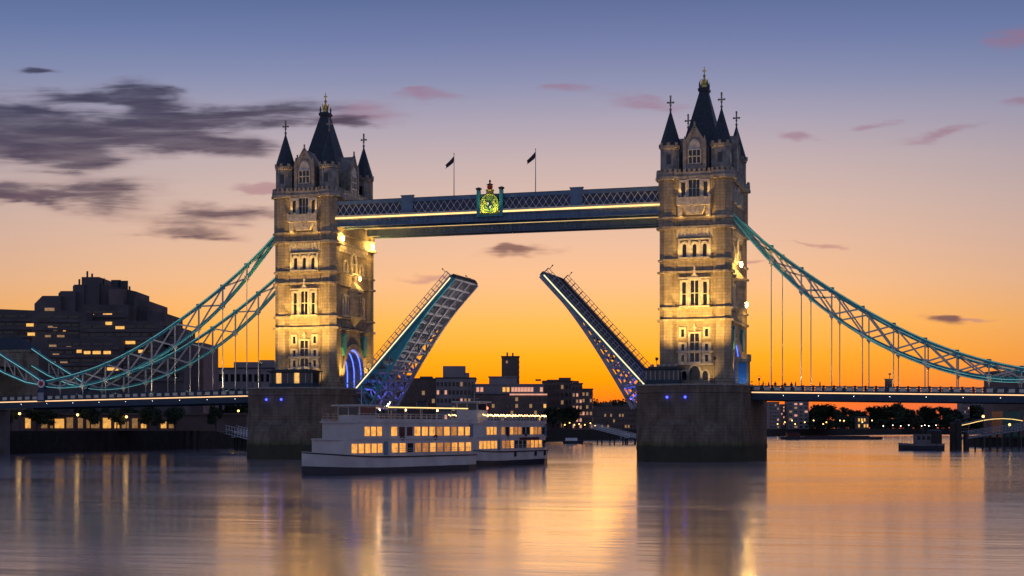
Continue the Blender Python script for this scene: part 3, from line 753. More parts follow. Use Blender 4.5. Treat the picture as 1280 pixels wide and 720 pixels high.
# ------------------------------------------------------------------ bascule leaves
def make_leaf():
    r = empty('bascule_leaf', (-31.0, 0, 14.9), 'x', 'drawbridge leaf', 'raised bascule leaves', ry=math.radians(-47.2))
    L = 31.0
    dep = lambda u: 1.0+3.9*max(0, (24-u)/24)**1.4
    m = MB(); m.box(0, L, -7.4, 7.4, -.45, -.02); m.build('road_surface', M['asphalt'], r)
    m = MB()
    for s in (-1, 1): m.box(0, L, s*6.6-.9, s*6.6+.9, -.015, .16)
    m.build('pavement', M['concrete'], r)
    for i in range(15):
        y = -7.0+i*1.0; m = MB(); m.box(.3, L-.2, y-.08, y+.08, -.66, -.455); m.build('stringer', M['greypaint'], r)
    us = [-1.5+i*2.32 for i in range(15)]
    for y in (-7.3, -2.5, 2.5, 7.3):
        m = MB(); outer = abs(y) > 5
        pts = [(u, y, -dep(u)) for u in us]
        m.path(pts, .62 if outer else .5, .38 if y < 5 else .75)
        if y < -5: m.extr([(us[5], -.6), (L, -.6)]+[(u, -dep(u)+.05) for u in reversed(us[5:])], y-.05, y+.05)
        m.box(-1.5, L, y-.28, y+.28, -.85, -.46)
        if y > 5: m.extr([(us[9], -.6), (L, -.6)]+[(u, -dep(u)+.05) for u in reversed(us[9:])], y-.05, y+.05)
        for k, u in enumerate(us):
            m.bar((u, y, -.6), (u, y, -dep(u)), .34 if y < 5 else .6, .34)
            if k < len(us)-1:
                if dep(u) > 1.35:
                    a, b = (us[k+1], y, -.6), (u, y, -dep(u))
                    if k % 2: a, b = (u, y, -.6), (us[k+1], y, -dep(us[k+1]))
                    m.bar(a, b, .3, .3)
                else: m.extr([(u, -.6), (us[k+1], -.6), (us[k+1], -dep(us[k+1])), (u, -dep(u))], y-.06, y+.06)
        m.build('girder', M['teal'] if y < -5 else M['greypaint'], r)
    for k, u in enumerate(us[1:]):
        m = MB(); d_ = min(1.0, dep(u)*.6); zb = -dep(u)+.15 if k % 2 else -.55-d_
        m.box(u-.16, u+.16, -7.2, 7.2, -.5-d_, -.47)
        if dep(u) > 1.8: m.box(u-.14, u+.14, -7.2, 7.2, -dep(u)-.1, -dep(u)+.2)
        m.build('cross_girder', M['greypaint'], r)
    for s in (-1, 1):
        m = MB(); y = s*7.62; m.box(-.5, L, y-.1, y+.1, -.75, -.05); fs = m.build('fascia', M['teal'], r)
        m = MB(); yy = s*7.76; m.box(-.3, L-.4, yy-.03, yy+.03, -.42, -.2); m.build('light_strip', M['ledwhite'], fs)
        m = MB(); y = s*7.55
        n = 26
        for i in range(n+1):
            u = L*i/n; m.bar((u, y, -.03), (u, y, 1.3), .12 if i % 2 else .2, .12)
        for z in (.25, .75, 1.3): m.bar((0, y, z), (L, y, z), .09, .1)
        m.build('railing', M['greypaint'], r)
    m = MB(); m.box(L, L+.35, -7.4, 7.4, -1.0, .05)
    for i in range(12): m.box(L+.3, L+.6, -7.1+i*1.2, -6.5+i*1.2, -.8, -.05)
    m.build('nose_beam', M['steel'], r)
    for y in (-7.5, 7.5):
        m = MB(); m.bar((L-.3, y, 1.3), (L-.2, y, 2.2), .1); m.ball((L-.2, y, 2.25), .16, 6); m.build('signal_mast', M['steel'], r)
    return r
leaf = make_leaf(); leaf['label'] = 'left raised bascule leaf showing its teal girders and underside'
leaf2 = copy_tree(leaf); leaf2.location.x = 31.0; leaf2.rotation_euler.z = PI; leaf2['label'] = 'right raised bascule leaf showing its road surface and bright edge strip'
for s, nm in ((-1, 'left'), (1, 'right')):
    for y in (-5, 4):
        floodlight((s*29.2, y, 9.6), (s*25, y*.9, 20), 2400, (.14, .15, 1), f'blue floodlight on the {nm} pier wall under the {"near" if y < 0 else "far"} leaf edge', 120, .9, 'blue floodlights under the leaves', 'lampblue')
    # bracket shelf so the lamp is carried by the pier wall
    for o in [o for o in col.objects if o.name.startswith('floodlight') and o.get('group') == 'blue floodlights under the leaves' and abs(o.location.x-s*29.2) < .1]:
        m = MB(); m.box(min(-.3, s*1.5), max(.3, s*1.5), -.2, .2, -.15, 0); m.build('shelf', M['steel'], o)
    floodlight((-s*29.6, 2, 9.6), (s*15, 1, 30), 80000 if s < 0 else 30000, (1, .84, .72), f'added fill floodlight low on the {"right" if s < 0 else "left"} pier wall aimed across at the opposite leaf', 38, .8, 'added fill floodlights on the pier walls', 'lampwhite')  # fill lamp added to brighten the leaf on the other side
    floodlights_shelf = [o for o in col.objects if o.name.startswith('floodlight') and o.get('group') == 'added fill floodlights on the pier walls' and abs(o.location.x+s*29.6) < .1][0]
    m = MB(); m.box(min(-.3, -s*1.1), max(.3, -s*1.1), -.2, .2, -.15, 0); m.build('shelf', M['steel'], floodlights_shelf)

# ------------------------------------------------------------------ side span decks
def make_deck(s):
    lab = {-1: 'left approach road deck with glowing edge strip, running to the left pier', 1: 'right approach road deck with glowing edge strip, running off to the right'}[s]
    r = empty('approach_deck', (s*52, 0, 0), lab, 'bridge deck', 'approach decks of the bridge')
    X0, X1 = 51.95, 120.0
    zt = lambda X: 14.55-(X-52)*.0172
    off = (-s*52, 0, 0)
    def strip(y0, y1, a, b, m):
        m.add([(s*X0, y0, zt(X0)+a), (s*X1, y0, zt(X1)+a), (s*X1, y1, zt(X1)+a), (s*X0, y1, zt(X0)+a), (s*X0, y0, zt(X0)+b), (s*X1, y0, zt(X1)+b), (s*X1, y1, zt(X1)+b), (s*X0, y1, zt(X0)+b)],
              [(3, 2, 1, 0), (4, 5, 6, 7), (0, 1, 5, 4), (1, 2, 6, 5), (2, 3, 7, 6), (3, 0, 4, 7)])
    m = MB(off=off); strip(-8.9, 8.9, -1.75, -1.3, m); m.build('road_slab', M['asphalt'], r)
    for q in (-1, 1):
        m = MB(off=off); strip(q*9.0-.25, q*9.0+.25, -2.75, -1.55, m); m.build('edge_girder', M['darkblue'], r)
        m = MB(off=off); yy = q*9.3; strip(yy-.04, yy+.04, -1.45, -1.24, m); m.build('light_strip', M['led'], r)
        m = MB(off=off); yb = q*9.1
        strip(yb-.14, yb+.14, -1.2, -.9, m); strip(yb-.14, yb+.14, -.22, 0, m)
        n = 35
        for i in range(n+1):
            X = X0+(X1-X0)*i/n; m.box(s*X-.2, s*X+.2, yb-.2, yb+.2, zt(X)-1.2, zt(X)+.12)
        m.mi = 1
        for i in range(n):
            X = X0+(X1-X0)*(i+.5)/n; m.box(s*X-.55, s*X+.55, yb-.1, yb+.1, zt(X)-.9, zt(X)-.22)
        m.build('parapet', [M['darkblue'], M['cream']], r)
    for i in range(12):
        X = 54+i*5.6; m = MB(off=off); m.box(s*X-.15, s*X+.15, -8.7, 8.7, zt(X)-2.5, zt(X)-1.76); m.build('cross_beam', M['steel'], r)
    # little lamps on the outside of the girder
    for i in range(9):
        X = 58+i*6.6; m = MB(off=off); m.ball((s*X, -9.28, zt(X)-1.9), .05, 6); m.build('marker_lamp', M['lampwhite'], r)
    return r
deck_l = make_deck(-1); deck_r = make_deck(1)

# ------------------------------------------------------------------ suspension chains
UPX = [47.6, 48.5, 55.6, 61.5, 67.3, 73.0, 78.8, 84.4, 90.0, 95.7, 101.2, 105.5]; UPZ = [48.4, 47.4, 40.9, 36.5, 32.35, 28.7, 25.35, 22.7, 20.3, 18.5, 17.3, 16.5]
LOX = [47.6, 48.5, 50.9, 55.5, 61.6, 67.3, 72.8, 78.6, 84.4, 90.0, 95.6, 101.2, 105.5]; LOZ = [47.7, 46.6, 44.2, 38.2, 32.15, 27.8, 24.2, 21.0, 18.55, 16.75, 15.75, 15.5, 15.8]
upz = lambda X: float(np.interp(X, UPX, UPZ)); loz = lambda X: float(np.interp(X, LOX, LOZ))
def smooth_pts(XS, ZS, x0, x1, n):
    c = np.polyfit(XS, ZS, 5); return [(x, float(np.polyval(c, x))) for x in np.linspace(x0, x1, n)]
def make_chain(s, y, label):
    r = empty('suspension_chain', (s*105.5, y, 14), label, 'suspension chain', 'truss chains of the side spans')
    off = (-s*105.5, -y, -14)
    U = smooth_pts(UPX, UPZ, 47.6, 105.5, 34); Lw = smooth_pts(LOX, LOZ, 47.6, 105.5, 34)
    fu = lambda X: float(np.interp(X, [p[0] for p in U], [p[1] for p in U])); fl = lambda X: float(np.interp(X, [p[0] for p in Lw], [p[1] for p in Lw]))
    # beyond the low pivot the short chain climbs to the abutment
    U2 = [(105.5, 16.5), (110, 19.2), (115.6, 22.3), (120, 25)]; L2 = [(105.5, 15.8), (110, 16.6), (115.6, 18.7), (120, 21)]
    for nm, A, B in (('upper_chord', U, U2), ('lower_chord', Lw, L2)):
        m = MB(off=off); m.path([(s*x, y, z) for x, z in A], .62, .56); m.path([(s*x, y, z) for x, z in B], .62, .42)
        c = m.build(nm, M['teal'], r)
        m = MB(off=off)
        for k in (.25, -.25): m.path([(s*x, y, z+k) for x, z in A], .8, .09); m.path([(s*x, y, z+k) for x, z in B], .8, .09)
        m.build('flange', M['teal'], c)
        m = MB(off=off); m.path([(s*x, y-.34, z+(.2 if nm == 'upper_chord' else -.2)) for x, z in A], .05, .07); m.path([(s*x, y-.34, z) for x, z in B], .05, .07)
        m.build('light_strip', M['ledteal'], c)
    nodes = [55.6+5.71*k for k in range(9)]
    for k, X in enumerate(nodes):
        for fz in (fu, fl):
            m = MB(off=off); m.box(s*X-.42, s*X+.42, y-.36, y+.36, fz(X)-.5, fz(X)+.5); m.build('gusset_plate', M['cream'] if fz is fl else M['teal'], r)
        if fu(X)-fl(X) > .5:
            m = MB(off=off); m.bar((s*X, y, fl(X)), (s*X, y, fu(X)), .26, .3); m.build('truss_post', M['cream'], r)
        zt = 14.55-(X-52)*.0172
        if fl(X) > zt+.3:
            m = MB(off=off); m.cyl((s*X, y, zt-.9), (s*X, y, fl(X)), .10, .10, 6); m.lathe(s*X, y, [(.14, fl(X)-1.0), (.3, fl(X)-.5), (.34, fl(X)-.15)], 6); m.build('hanger', M['cream'], r)
    for a, b in zip([51.0]+nodes, nodes+[105.0]):
        for p, q in (((a, fl(a)), (b, fu(b))), ((a, fu(a)), (b, fl(b)))):
            m = MB(off=off); m.bar((s*p[0], y+(.08 if p[1] > q[1] else -.08), p[1]), (s*q[0], y+(.08 if p[1] > q[1] else -.08), q[1]), .18, .32); m.build('truss_brace', M['cream'], r)
    for (a, b) in ((107, 110), (110, 113), (113, 115.5)):
        f2 = lambda X: float(np.interp(X, [p[0] for p in U2], [p[1] for p in U2])); g2 = lambda X: float(np.interp(X, [p[0] for p in L2], [p[1] for p in L2]))
        m = MB(off=off); m.bar((s*a, y, g2(a)), (s*b, y, f2(b)), .15, .22); m.bar((s*b, y, g2(b)), (s*b, y, f2(b)), .2, .2); m.build('truss_brace', M['cream'], r)
    return r
for s, side in ((-1, 'left'), (1, 'right')):
    for y, nf in ((-8.5, 'near'), (8.5, 'far')):
        ch = make_chain(s, y, f'{nf} teal truss chain with hanging rods on the {side} side of the bridge')
        # pivot post with the round emblem
        r = empty('pivot_post', (s*105.5, y, 12.2), f'dark post with a round red and white emblem under the {nf} {side} chain', 'post', 'pivot posts of the chains')
        m = MB(); m.box(-.95, .95, -1.15, 1.15, 0, 2.4); m.loft([[(x, yy, 2.4) for x, yy in ((-.95, -1.0), (.95, -1.0), (.95, 1.0), (-.95, 1.0))], [(x, yy, 3.2) for x, yy in ((-.6, -.8), (.6, -.8), (.6, .8), (-.6, .8))]])
        pb = m.build('post_body', M['darkblue'], r)
        m = MB(); m.box(-.75, .75, -1.22, -1.16, .35, 2.0); m.build('plate', M['greypaint'], pb)
        m = MB(); m.cyl((0, -.95, 4.0), (0, .95, 4.0), 1.02, 1.02, 20); hb = m.build('pivot_drum', M['darkblue'], r)
        m = MB(); m.cyl((0, -.96, 4.0), (0, -1.03, 4.0), .95, .95, 20); m.build('emblem_ring', M['white'], hb)
        m = MB(); m.cyl((0, -1.035, 4.0), (0, -1.09, 4.0), .55, .55, 18); m.build('emblem_disc', mat('red emblem', (.55, .02, .02), .4), hb)
    # uplights on the deck that light the truss work
    for k in range(5):
        X = 60+k*9
        lamp('SPOT', (s*X, -10.4, 14.0-(X-52)*.0172), (1300 if s > 0 else 3000)*max(.07, (loz(X)-13)/22)**1.5, (1, .84, .6), deck_l if s < 0 else deck_r, target=(s*(X+1), -8.5, upz(X)+2), size=.4, spot=120)
        lamp('SPOT', (s*X, 7.0, 14.0-(X-52)*.0172), (500 if s > 0 else 1500)*max(.07, (loz(X)-13)/22)**1.5, (1, .84, .6), deck_l if s < 0 else deck_r, target=(s*(X+1), 8.5, upz(X)+2), size=.4, spot=120)
for o in list(deck_l.children)+list(deck_r.children):
    if o.type == 'LIGHT': o.location = o.location - Vector((o.parent.location.x, 0, 0))

# abutment towers at the ends of the side spans
def make_abutment():
    r = empty('abutment_tower', (-126.6, 0, 0), 'x', 'tower', 'abutment towers')
    m = MB(); m.prism([(x, y-9.6) for x, y in nose(6.6, 2.4, 2.4)], -5, 10.6); m.build('pier_base', M['concrete'], r)
    m = MB(); m.box(-6.6, -2, -4.5, 12, -5, 10.6); m.build('land_base', M['concrete'], r)
    for s in (-1, 1):
        m = MB(); m.box(-6.2, 6.2, s*9.2-2.4, s*9.2+2.4, 10.6, 24.2); m.box(-6.5, 6.5, s*9.2-2.7, s*9.2+2.7, 24.2, 24.8)
        m.build('gate_block', M['stone'], r)
        m = MB(); m.loft([[(x, y+s*9.2, 24.8) for x, y in ((-6.4, -2.6), (6.4, -2.6), (6.4, 2.6), (-6.4, 2.6))], [(x, y+s*9.2, 27.8) for x, y in ((-4, -.3), (3, -.3), (3, .3), (-4, .3))]])
        m.build('roof', M['slate'], r)
    m = MB(); m.box(-5.5, 5.5, -6.7, 6.7, 20.5, 23.8); m.build('lintel', M['stone'], r)
    return r
ab = make_abutment(); ab['label'] = 'stone abutment at the far left end of the bridge'
ab2 = copy_tree(ab); ab2.location.x = 126.6; ab2.rotation_euler.z = PI; ab2['label'] = 'stone abutment beyond the right end of the chains'

# ------------------------------------------------------------------ cabins on the piers, gate kiosk
def cabin(loc, w_, d_, h_, label, litm):
    r = empty('control_cabin', loc, label, 'cabin', 'control cabins on the piers')
    m = MB(); m.box(-w_/2, w_/2, -d_/2, d_/2, 0, .9); m.box(-w_/2, w_/2, -d_/2, d_/2, h_-.5, h_-.25)
    m.build('wall', M['darkblue'], r)
    m = MB(); m.box(-w_/2-.5, w_/2+.5, -d_/2-.5, d_/2+.5, h_-.25, h_); m.box(-w_/2+.4, w_/2-.6, -d_/2+.3, d_/2-.3, h_, h_+.25); m.build('roof', M['steel'], r)
    n = 7
    for i in range(n+1):
        for a, b in ((-d_/2, -d_/2+.2), (d_/2-.2, d_/2)):
            x = -w_/2+.1+(w_-.2)*i/n; m = MB(); m.box(x-.1, x+.1, a, b, .9, h_-.5); m.build('mullion', M['greypaint'], r)
    for i in range(n):
        x = -w_/2+.1+(w_-.2)*(i+.5)/n; k = (w_-.2)/n/2-.11
        m = MB(); m.box(x-k, x+k, -d_/2+.08, -d_/2+.12, .9, h_-.5); m.build('window', litm if i in (1, 4) else M['glass'], r)
    for a in (w_/2-.12, -w_/2+.05): m = MB(); m.box(a, a+.07, -d_/2+.3, d_/2-.3, .9, h_-.5); m.build('end_glazing', M['glass'], r)
    for i in range(5): m = MB(); x = -w_/2+1+i*(w_-2)/4; m.lathe(x, 0, [(.3, h_+.25), (.3, h_+.6), (.1, h_+.8)], 6); m.build('roof_vent', M['greypaint'], r)
    return r
cabin((36.0, -15.2, 14.62), 6.4, 3.4, 3.2, 'dark low control cabin on the right pier, left of its tower', M['glass'])
cabin((-41.2, -15.6, 14.62), 9.6, 3.6, 3.5, 'glazed control cabin with flat roof on the left pier before the tower', M['room'])
r = empty('gate_kiosk', (50.2, -8.6, 14.62), 'stone gate kiosk with tall blue panels at the land side of the right tower', 'kiosk')
m = MB(); m.box(-1.2, 1.2, -1.0, 1.0, 0, 4.6); m.box(-1.4, 1.4, -1.2, 1.2, 4.6, 5.1); m.box(-1.4, -.9, -1.2, 1.2, 5.1, 5.5); m.box(.9, 1.4, -1.2, 1.2, 5.1, 5.9); m.build('wall', M['stone'], r)
m = MB(); m.box(-.75, .75, -1.06, -1.01, .3, 4.3); m.build('panel', mat('bright blue paint', (.02, .16, .42), .5), r)
lamp('SPOT', (0, -3.5, .3), 160, (.5, .7, 1), r, target=(0, 0, 2.6), size=.2, spot=90)

# ------------------------------------------------------------------ riverboats
def make_boat(loc, heading, L, W, label, tall, name='riverboat'):
    """bow along +x of the boat; z = 0 at the waterline"""
    r = empty(name, (*loc, 0), label, 'boat', 'white passenger boats by the left pier', rz=heading)
    def outline(k, z_bow=1.0, n=14):
        # half plan from stern to bow, k = beam factor
        pts = []
        for i in range(n+1):
            t_ = i/n; x = -L/2+L*t_
            hw = W/2*k*(1 if t_ < .62 else math.sqrt(max(0, 1-((t_-.62)/.38)**2.2)))
            if t_ < .06: hw *= .86+.14*t_/.06
            pts.append((x, max(hw, .12)))
        return pts
    def ring(k, z, sheer=0, x0=None, x1=None):
        h = outline(k); h = [(min(max(x, x0 if x0 is not None else -99), x1 if x1 is not None else 99), y) for x, y in h]
        return [(x, -y, z+sheer*max(0, (x/L+.5)-.55)**2*4) for x, y in h]+[(x, y, z+sheer*max(0, (x/L+.5)-.55)**2*4) for x, y in reversed(h)]
    m = MB(); m.loft([ring(.86, -.8), ring(.95, .0, .2), ring(.97, .9, .5)]); m.build('lower_hull', M['hull'], r)
    m = MB(); m.loft([ring(.97, .905, .5), ring(1.0, 2.5, .9)]); hl = m.build('hull', M['boatwhite'], r)
    m = MB(); m.loft([ring(1.025, 2.25, .9), ring(1.025, 2.42, .9)]); m.build('rubbing_strake', M['black'], hl)
    # two enclosed decks
    def deckhouse(z0, z1, k, xa, xb, nm):
        m = MB(); m.loft([ring(k, z0, 0, xa, xb), ring(k, z1, 0, xa, xb)])
        m.loft([ring(k*1.05, z1, 0, xa-.3, xb+.4), ring(k*1.05, z1+.16, 0, xa-.3, xb+.4)])
        return m.build(nm, M['boatwhite'], r)
    xa, xb = -L/2+.6, L*.30
    d1 = deckhouse(2.45, 4.75, .93, xa, xb+2.2, 'lower_deckhouse'); d2 = deckhouse(4.9, 7.05, .90, xa+(.3 if tall else 0), xb, 'upper_deckhouse')
    rng = random.Random(int(L*7))
    n = 11
    for dk, z0, z1, k, e in ((d1, 2.95, 4.2, .93, xb+1.0), (d2, 5.25, 6.5, .90, xb-.8)):
        hw = W/2*k
        for s in (-1, 1):
            for i in range(n):
                x = xa+1.0+(min(e, L*.10)-xa-1.2)*(i+.5)/n; wd = (min(e, L*.10)-xa-1.2)/n*.36
                m = MB(); m.box(x-wd, x+wd, s*hw-.03, s*hw+.03, z0, z1)
                m.build('window', M[rng.choice(('saloon', 'saloon', 'saloon', 'saloon2', 'saloon2', 'glass'))], dk)
            # bow quarter windows, following the curve
            pts = outline(k, n=28); 
            seg = [(p, q) for p, q in zip(pts[:-1], pts[1:]) if L*.11 < p[0] and q[0] < e]
            for p, q in seg[::1]:
                m = MB(); a = Vector((p[0]+.15, s*(p[1]+.02), 0)); b = Vector((q[0]-.15, s*(q[1]+.02), 0))
                m.add([(a.x, a.y, z0), (b.x, b.y, z0), (b.x, b.y, z1), (a.x, a.y, z1)], [(0, 1, 2, 3)]); m.build('window', M['saloon'], dk)
    # doors, lifebuoys, pipes along the sides
    for s in (-1, 1):
        for dk, x, z0, z1, k in ((d1, L*.125, 2.55, 4.45, .935), (d2, -L*.455, 5.0, 6.85, .905)):
            m = MB(); m.box(x-.42, x+.42, s*W/2*k-.04, s*W/2*k+.04, z0, z1); m.build('door', M['bluepaint'], dk)
        for x in (-L*.2, L*.02):
            m = MB(); n = 12; hw = W/2*.9+.1
            for i in range(n):
                a, b = 2*PI*i/n, 2*PI*(i+1)/n; m.bar((x+.34*math.cos(a), s*hw, 4.98+.34*math.sin(a)+.0), (x+.34*math.cos(b), s*hw, 4.98+.34*math.sin(b)), .14, .14, up=(0, 1, 0))
            m.build('lifebuoy', M['maroon'], d2)
        m = MB()
        hp = [q for q in outline(1.0) if q[0] < L*.12]
        for p, q in zip(hp[:-1], hp[1:]):
            for z in (2.85, 3.2, 3.5): m.bar((p[0], s*(p[1]-.06), z), (q[0], s*(q[1]-.06), z), .045)
            m.bar((p[0], s*(p[1]-.06), 2.45), (p[0], s*(p[1]-.06), 3.5), .05)
        m.build('side_rail', M['boatwhite'], r)
    # open top deck with rails, wheelhouse and canopy
    m = MB(); pts = outline(.9)
    pr_ = [(x, y) for x, y in pts if x < xb]
    for s in (-1, 1):
        for p, q in zip(pr_[:-1], pr_[1:]):
            for z in (7.6, 7.95, 8.3): m.bar((p[0], s*p[1], z), (q[0], s*q[1], z), .06)
            for j in range(2): x = p[0]+(q[0]-p[0])*j/2; y = p[1]+(q[1]-p[1])*j/2; m.bar((x, s*y, 7.1), (x, s*y, 8.3), .06)
    m.build('railing', M['boatwhite'], r)
    m = MB()
    for s in (-1, 1):
        for p, q in zip(pr_[:-1], pr_[1:]): m.box(min(p[0], q[0]), max(p[0], q[0]), s*p[1]-.05, s*p[1]+.05, 7.1, 7.55)
    m.build('bulwark', M['boatwhite'], r)
    wx = xb-4.2 if tall else xb-3.0
    wo = 0 if tall else 1.2
    m = MB(off=(0, 0, wo)); m.box(wx-1.8, wx+1.8, -1.9, 1.9, 7.06-wo, 8.1); m.box(wx-1.8, wx+1.8, -1.9, 1.9, 9.2, 9.35); m.box(wx-2.5, wx+2.5, -2.5, 2.5, 9.35, 9.55)
    for x in (-1.75, 1.75):
        for y in (-1.85, 0, 1.85): m.box(wx+x-.08, wx+x+.08, y-.08, y+.08, 8.1, 9.2)
    wh = m.build('wheelhouse', M['boatwhite'], r)
    for s in (-1, 1):
        m = MB(off=(0, 0, wo)); m.box(wx-1.65, wx+1.65, s*1.82-.02, s*1.82+.02, 8.12, 9.18); m.build('window', M['roomdim'] if s < 0 else M['glass'], wh)
    m = MB(off=(0, 0, wo)); m.box(wx+1.72, wx+1.76, -1.7, 1.7, 8.12, 9.18); m.build('windscreen', M['glass'], wh)
    m = MB(); m.cyl((wx-1, 0, 9.5), (wx-1, 0, 12.2), .07, .04, 6); m.bar((wx-1, -.9, 11.2), (wx-1, .9, 11.2), .06); m.build('mast', M['boatwhite'], r)
    if tall:
        # canopy added to carry a glowing edge for the boat's yellow light trail
        ca, cb = xa+1.0, wx-3.2
        m = MB(); m.box(ca, cb, -W*.38, W*.38, 9.15, 9.32); cn = m.build('canopy', M['boatwhite'], r)
        for s in (-1, 1):
            m = MB(); m.box(ca+.2, cb-.2, s*W*.38-.03, s*W*.38+.05*s+.03, 9.16, 9.30); m.build('light_strip', M['ledgold'], cn)  # glowing strip stands for the trail of the moving boat
            for i in range(6):
                x = ca+.4+(cb-ca-.8)*i/5; m = MB(); m.bar((x, s*W*.36, 7.06), (x, s*W*.36, 9.16), .09); m.build('canopy_post', M['boatwhite'], cn)
        for x in (ca+2, (ca+cb)/2, cb-2): m = MB(); m.ball((x, -W*.2, 8.95), .16, 6); m.build('deck_lamp', M['lampsmall'], cn); 
        m = MB(); m.lathe((ca+cb)/2-2, 0, [(.9, 9.32), (.8, 10.1), (.95, 10.2)], 10); m.build('funnel', M['hull'], r)
    else:
        # strings of fairy lights along the top rail, name board on the side
        for s in (-1, 1):
            m = MB()
            for p, q in zip(pr_[:-1], pr_[1:]):
                for j in range(5):
                    f_ = (j+.5)/5; m.ball((p[0]+(q[0]-p[0])*f_, s*(p[1]+(q[1]-p[1])*f_), 8.45+.12*math.sin(j*2.1)), .085, 5)
            m.build('fairy_lights', M['lampsmall'], r)
            m = MB(); m.box(-L*.36, -L*.12, s*W/2*.93-.12, s*W/2*.93+.12, 4.28, 4.72); m.build('name_board', M['maroon'], r)
        m = MB(); m.cyl((wx-6, 0, 7.1), (wx-6, 0, 9.6), .08, .05, 6); mm = m.build('lamp_mast', M['boatwhite'], r)
        m = MB(); m.ball((wx-6, 0, 9.7), .24, 8); m.build('signal_lamp', M['lampred'], mm)
        for x in (-L*.42, -L*.3, -L*.05): m = MB(); m.box(x-.35, x+.35, -W/2-.14, W/2+.14, 1.5, 2.3); m.build('fender', M['black'], hl)
        m = MB(); m.box(-L/2-1.1, -L/2+.2, -W*.36, W*.36, 1.15, 1.45); m.build('stern_platform', M['boatwhite'], r)
    lamp('POINT', (0, -W*.2, 8.6), 90, (1, .6, .25), r, size=.5)
    lamp('AREA', (-2, -W/2-1.2, 3.2), 90, (1, .75, .5), r, target=(-2, 0, 3.2)) if False else None
    return r
def boat_between(u0, d0, u1, d1, W, label, tall):
    a = Vector(at(u0, d0)); b = Vector(at(u1, d1)); c = (a+b)/2; d = a-b
    return make_boat((c.x, c.y), math.atan2(d.y, d.x), d.length, W, label, tall)
boat1 = boat_between(378, 204, 574, 234, 7.4, 'larger white riverboat with an added canopy for its gold light trail and glowing saloon windows, nearest the camera', True)
boat2 = boat_between(556, 247, 664, 279, 7.6, 'smaller white riverboat with fairy lights on its top rail, behind the larger one', False)

# ------------------------------------------------------------------ buildings
wcache = {}
def facade_window(parent, x, y, z, w_, h_, m_, rz=0):
    key = (round(w_, 2), round(h_, 2), m_.name)
    if key not in wcache:
        q = MB(); q.box(-w_/2, w_/2, -.12, .0, -h_/2, h_/2); o = q.build('window', m_, parent); wcache[key] = o.data
    else:
        o = bpy.data.objects.new('window', wcache[key]); col.objects.link(o); o.parent = parent
    o.location = (x, y, z); o.rotation_euler.z = rz
    return o
def building(name, label, cat, u0, u1, vtop, d, depth, wall, vbase=None, rows=0, cols=0, litp=.35, lits=('roomdim',), blocks=(), ww=.55, wh=.5, roofcap=True, group=None, win_v=None, yaw=0.0, side=True):
    """a block seen between photo columns u0..u1 whose front stands at view depth d; blocks: (u0,u1,vtop,inset) on its roof"""
    x, y = at((u0+u1)/2, d); z0 = GZ-.05
    r = empty(name, (x, y, z0), label, cat, group, rz=TH+yaw)
    W = (u1-u0)/F*d; H = zat(vtop, d)-z0
    m = MB(); m.box(-W/2, W/2, 0, depth, 0, H); wl = m.build('wall', wall, r)
    if roofcap:
        m = MB(); m.box(-W/2-.3, W/2+.3, -.3, depth+.3, H, H+.5); m.build('roof', M['steel'], r)
    for (a, b, vt, ins) in blocks:
        xa = (a-(u0+u1)/2)/F*d; xb_ = (b-(u0+u1)/2)/F*d; hb = zat(vt, d+ins)-z0
        m = MB(); m.box(xa, xb_, ins, min(depth-.5, ins+max(4, (xb_-xa)*.7)), H+.5 if roofcap else H, hb); m.build('roof_block', wall, r)
    rng = random.Random(sum(map(ord, label)))
    z1 = H*.96 if win_v is None else zat(win_v, d)-z0
    if rows:
        ph = z1/rows; pw = W/cols
        for i in range(rows):
            for j in range(cols):
                mm = M[rng.choice(lits)] if rng.random() < litp else M['glass']
                facade_window(wl, -W/2+pw*(j+.5), 0, ph*(i+.55), pw*ww, ph*wh, mm)
        if side:
            nc = max(1, int(depth/(pw*1.2)))
            nc = min(nc, 4)
            for i in range(rows):
                for j in range(nc):
                    mm = M[rng.choice(lits)] if rng.random() < litp*.7 else M['glass']
                    facade_window(wl, W/2, depth*(j+.5)/nc, ph*(i+.55), depth/nc*ww, ph*wh, mm, PI/2)
    return r, W, H
# --- hotel of stepped concrete terraces, far left
D = 470
hx, hy_ = at(110, D); hot = empty('terraced_hotel', (hx, hy_, GZ-.05), 'large dark stepped concrete hotel block behind the left chains', 'hotel', rz=TH)
def hm(u0, u1, v, ins, depth, chamfer=0, mt='hotel', nm='terrace_block', v2=None):
    """one terrace block of the hotel: front inset ins metres behind the hotel's front line"""
    d = D+ins; k = d/F
    xa = ((u0-640)*k*1 - (110-640)/F*D); xb_ = ((u1-640)*k - (110-640)/F*D)
    z = zat(v, d)-GZ; z2 = zat(v2 if v2 else v, d)-GZ
    m = MB(); c = chamfer*k
    m.extr([(xa, 0), (xb_, 0), (xb_, z2), (xa+c, z), (xa, z-c)] if c else [(xa, 0), (xb_, 0), (xb_, z2), (xa, z)], ins, ins+depth)
    return m.build(nm, M[mt], hot), xa, xb_, ins, z
blocks = []
blocks.append(hm(-60, 47, 384, 0, 22, 6, v2=388))
blocks.append(hm(40, 108, 386, -6, 26, 10, v2=390))
blocks.append(hm(43, 76, 369.5, 12, 20, 10))
blocks.append(hm(73, 94, 363.5, 14, 20, 3))
blocks.append(hm(91, 105, 355.5, 16, 18, 2))
blocks.append(hm(102, 124, 346, 17, 16))
blocks.append(hm(120, 170, 353, 18, 18, v2=364))
blocks.append(hm(104, 160, 380.5, 2, 30))
blocks.append(hm(136, 154, 361, 13, 6, mt='hotel2'))
blocks.append(hm(160, 170, 382, 6, 12, mt='hotel2'))
blocks.append(hm(168, 186, 371, 8, 26, v2=376, mt='hotel'))
blocks.append(hm(184, 206, 388, 6, 26, v2=391))
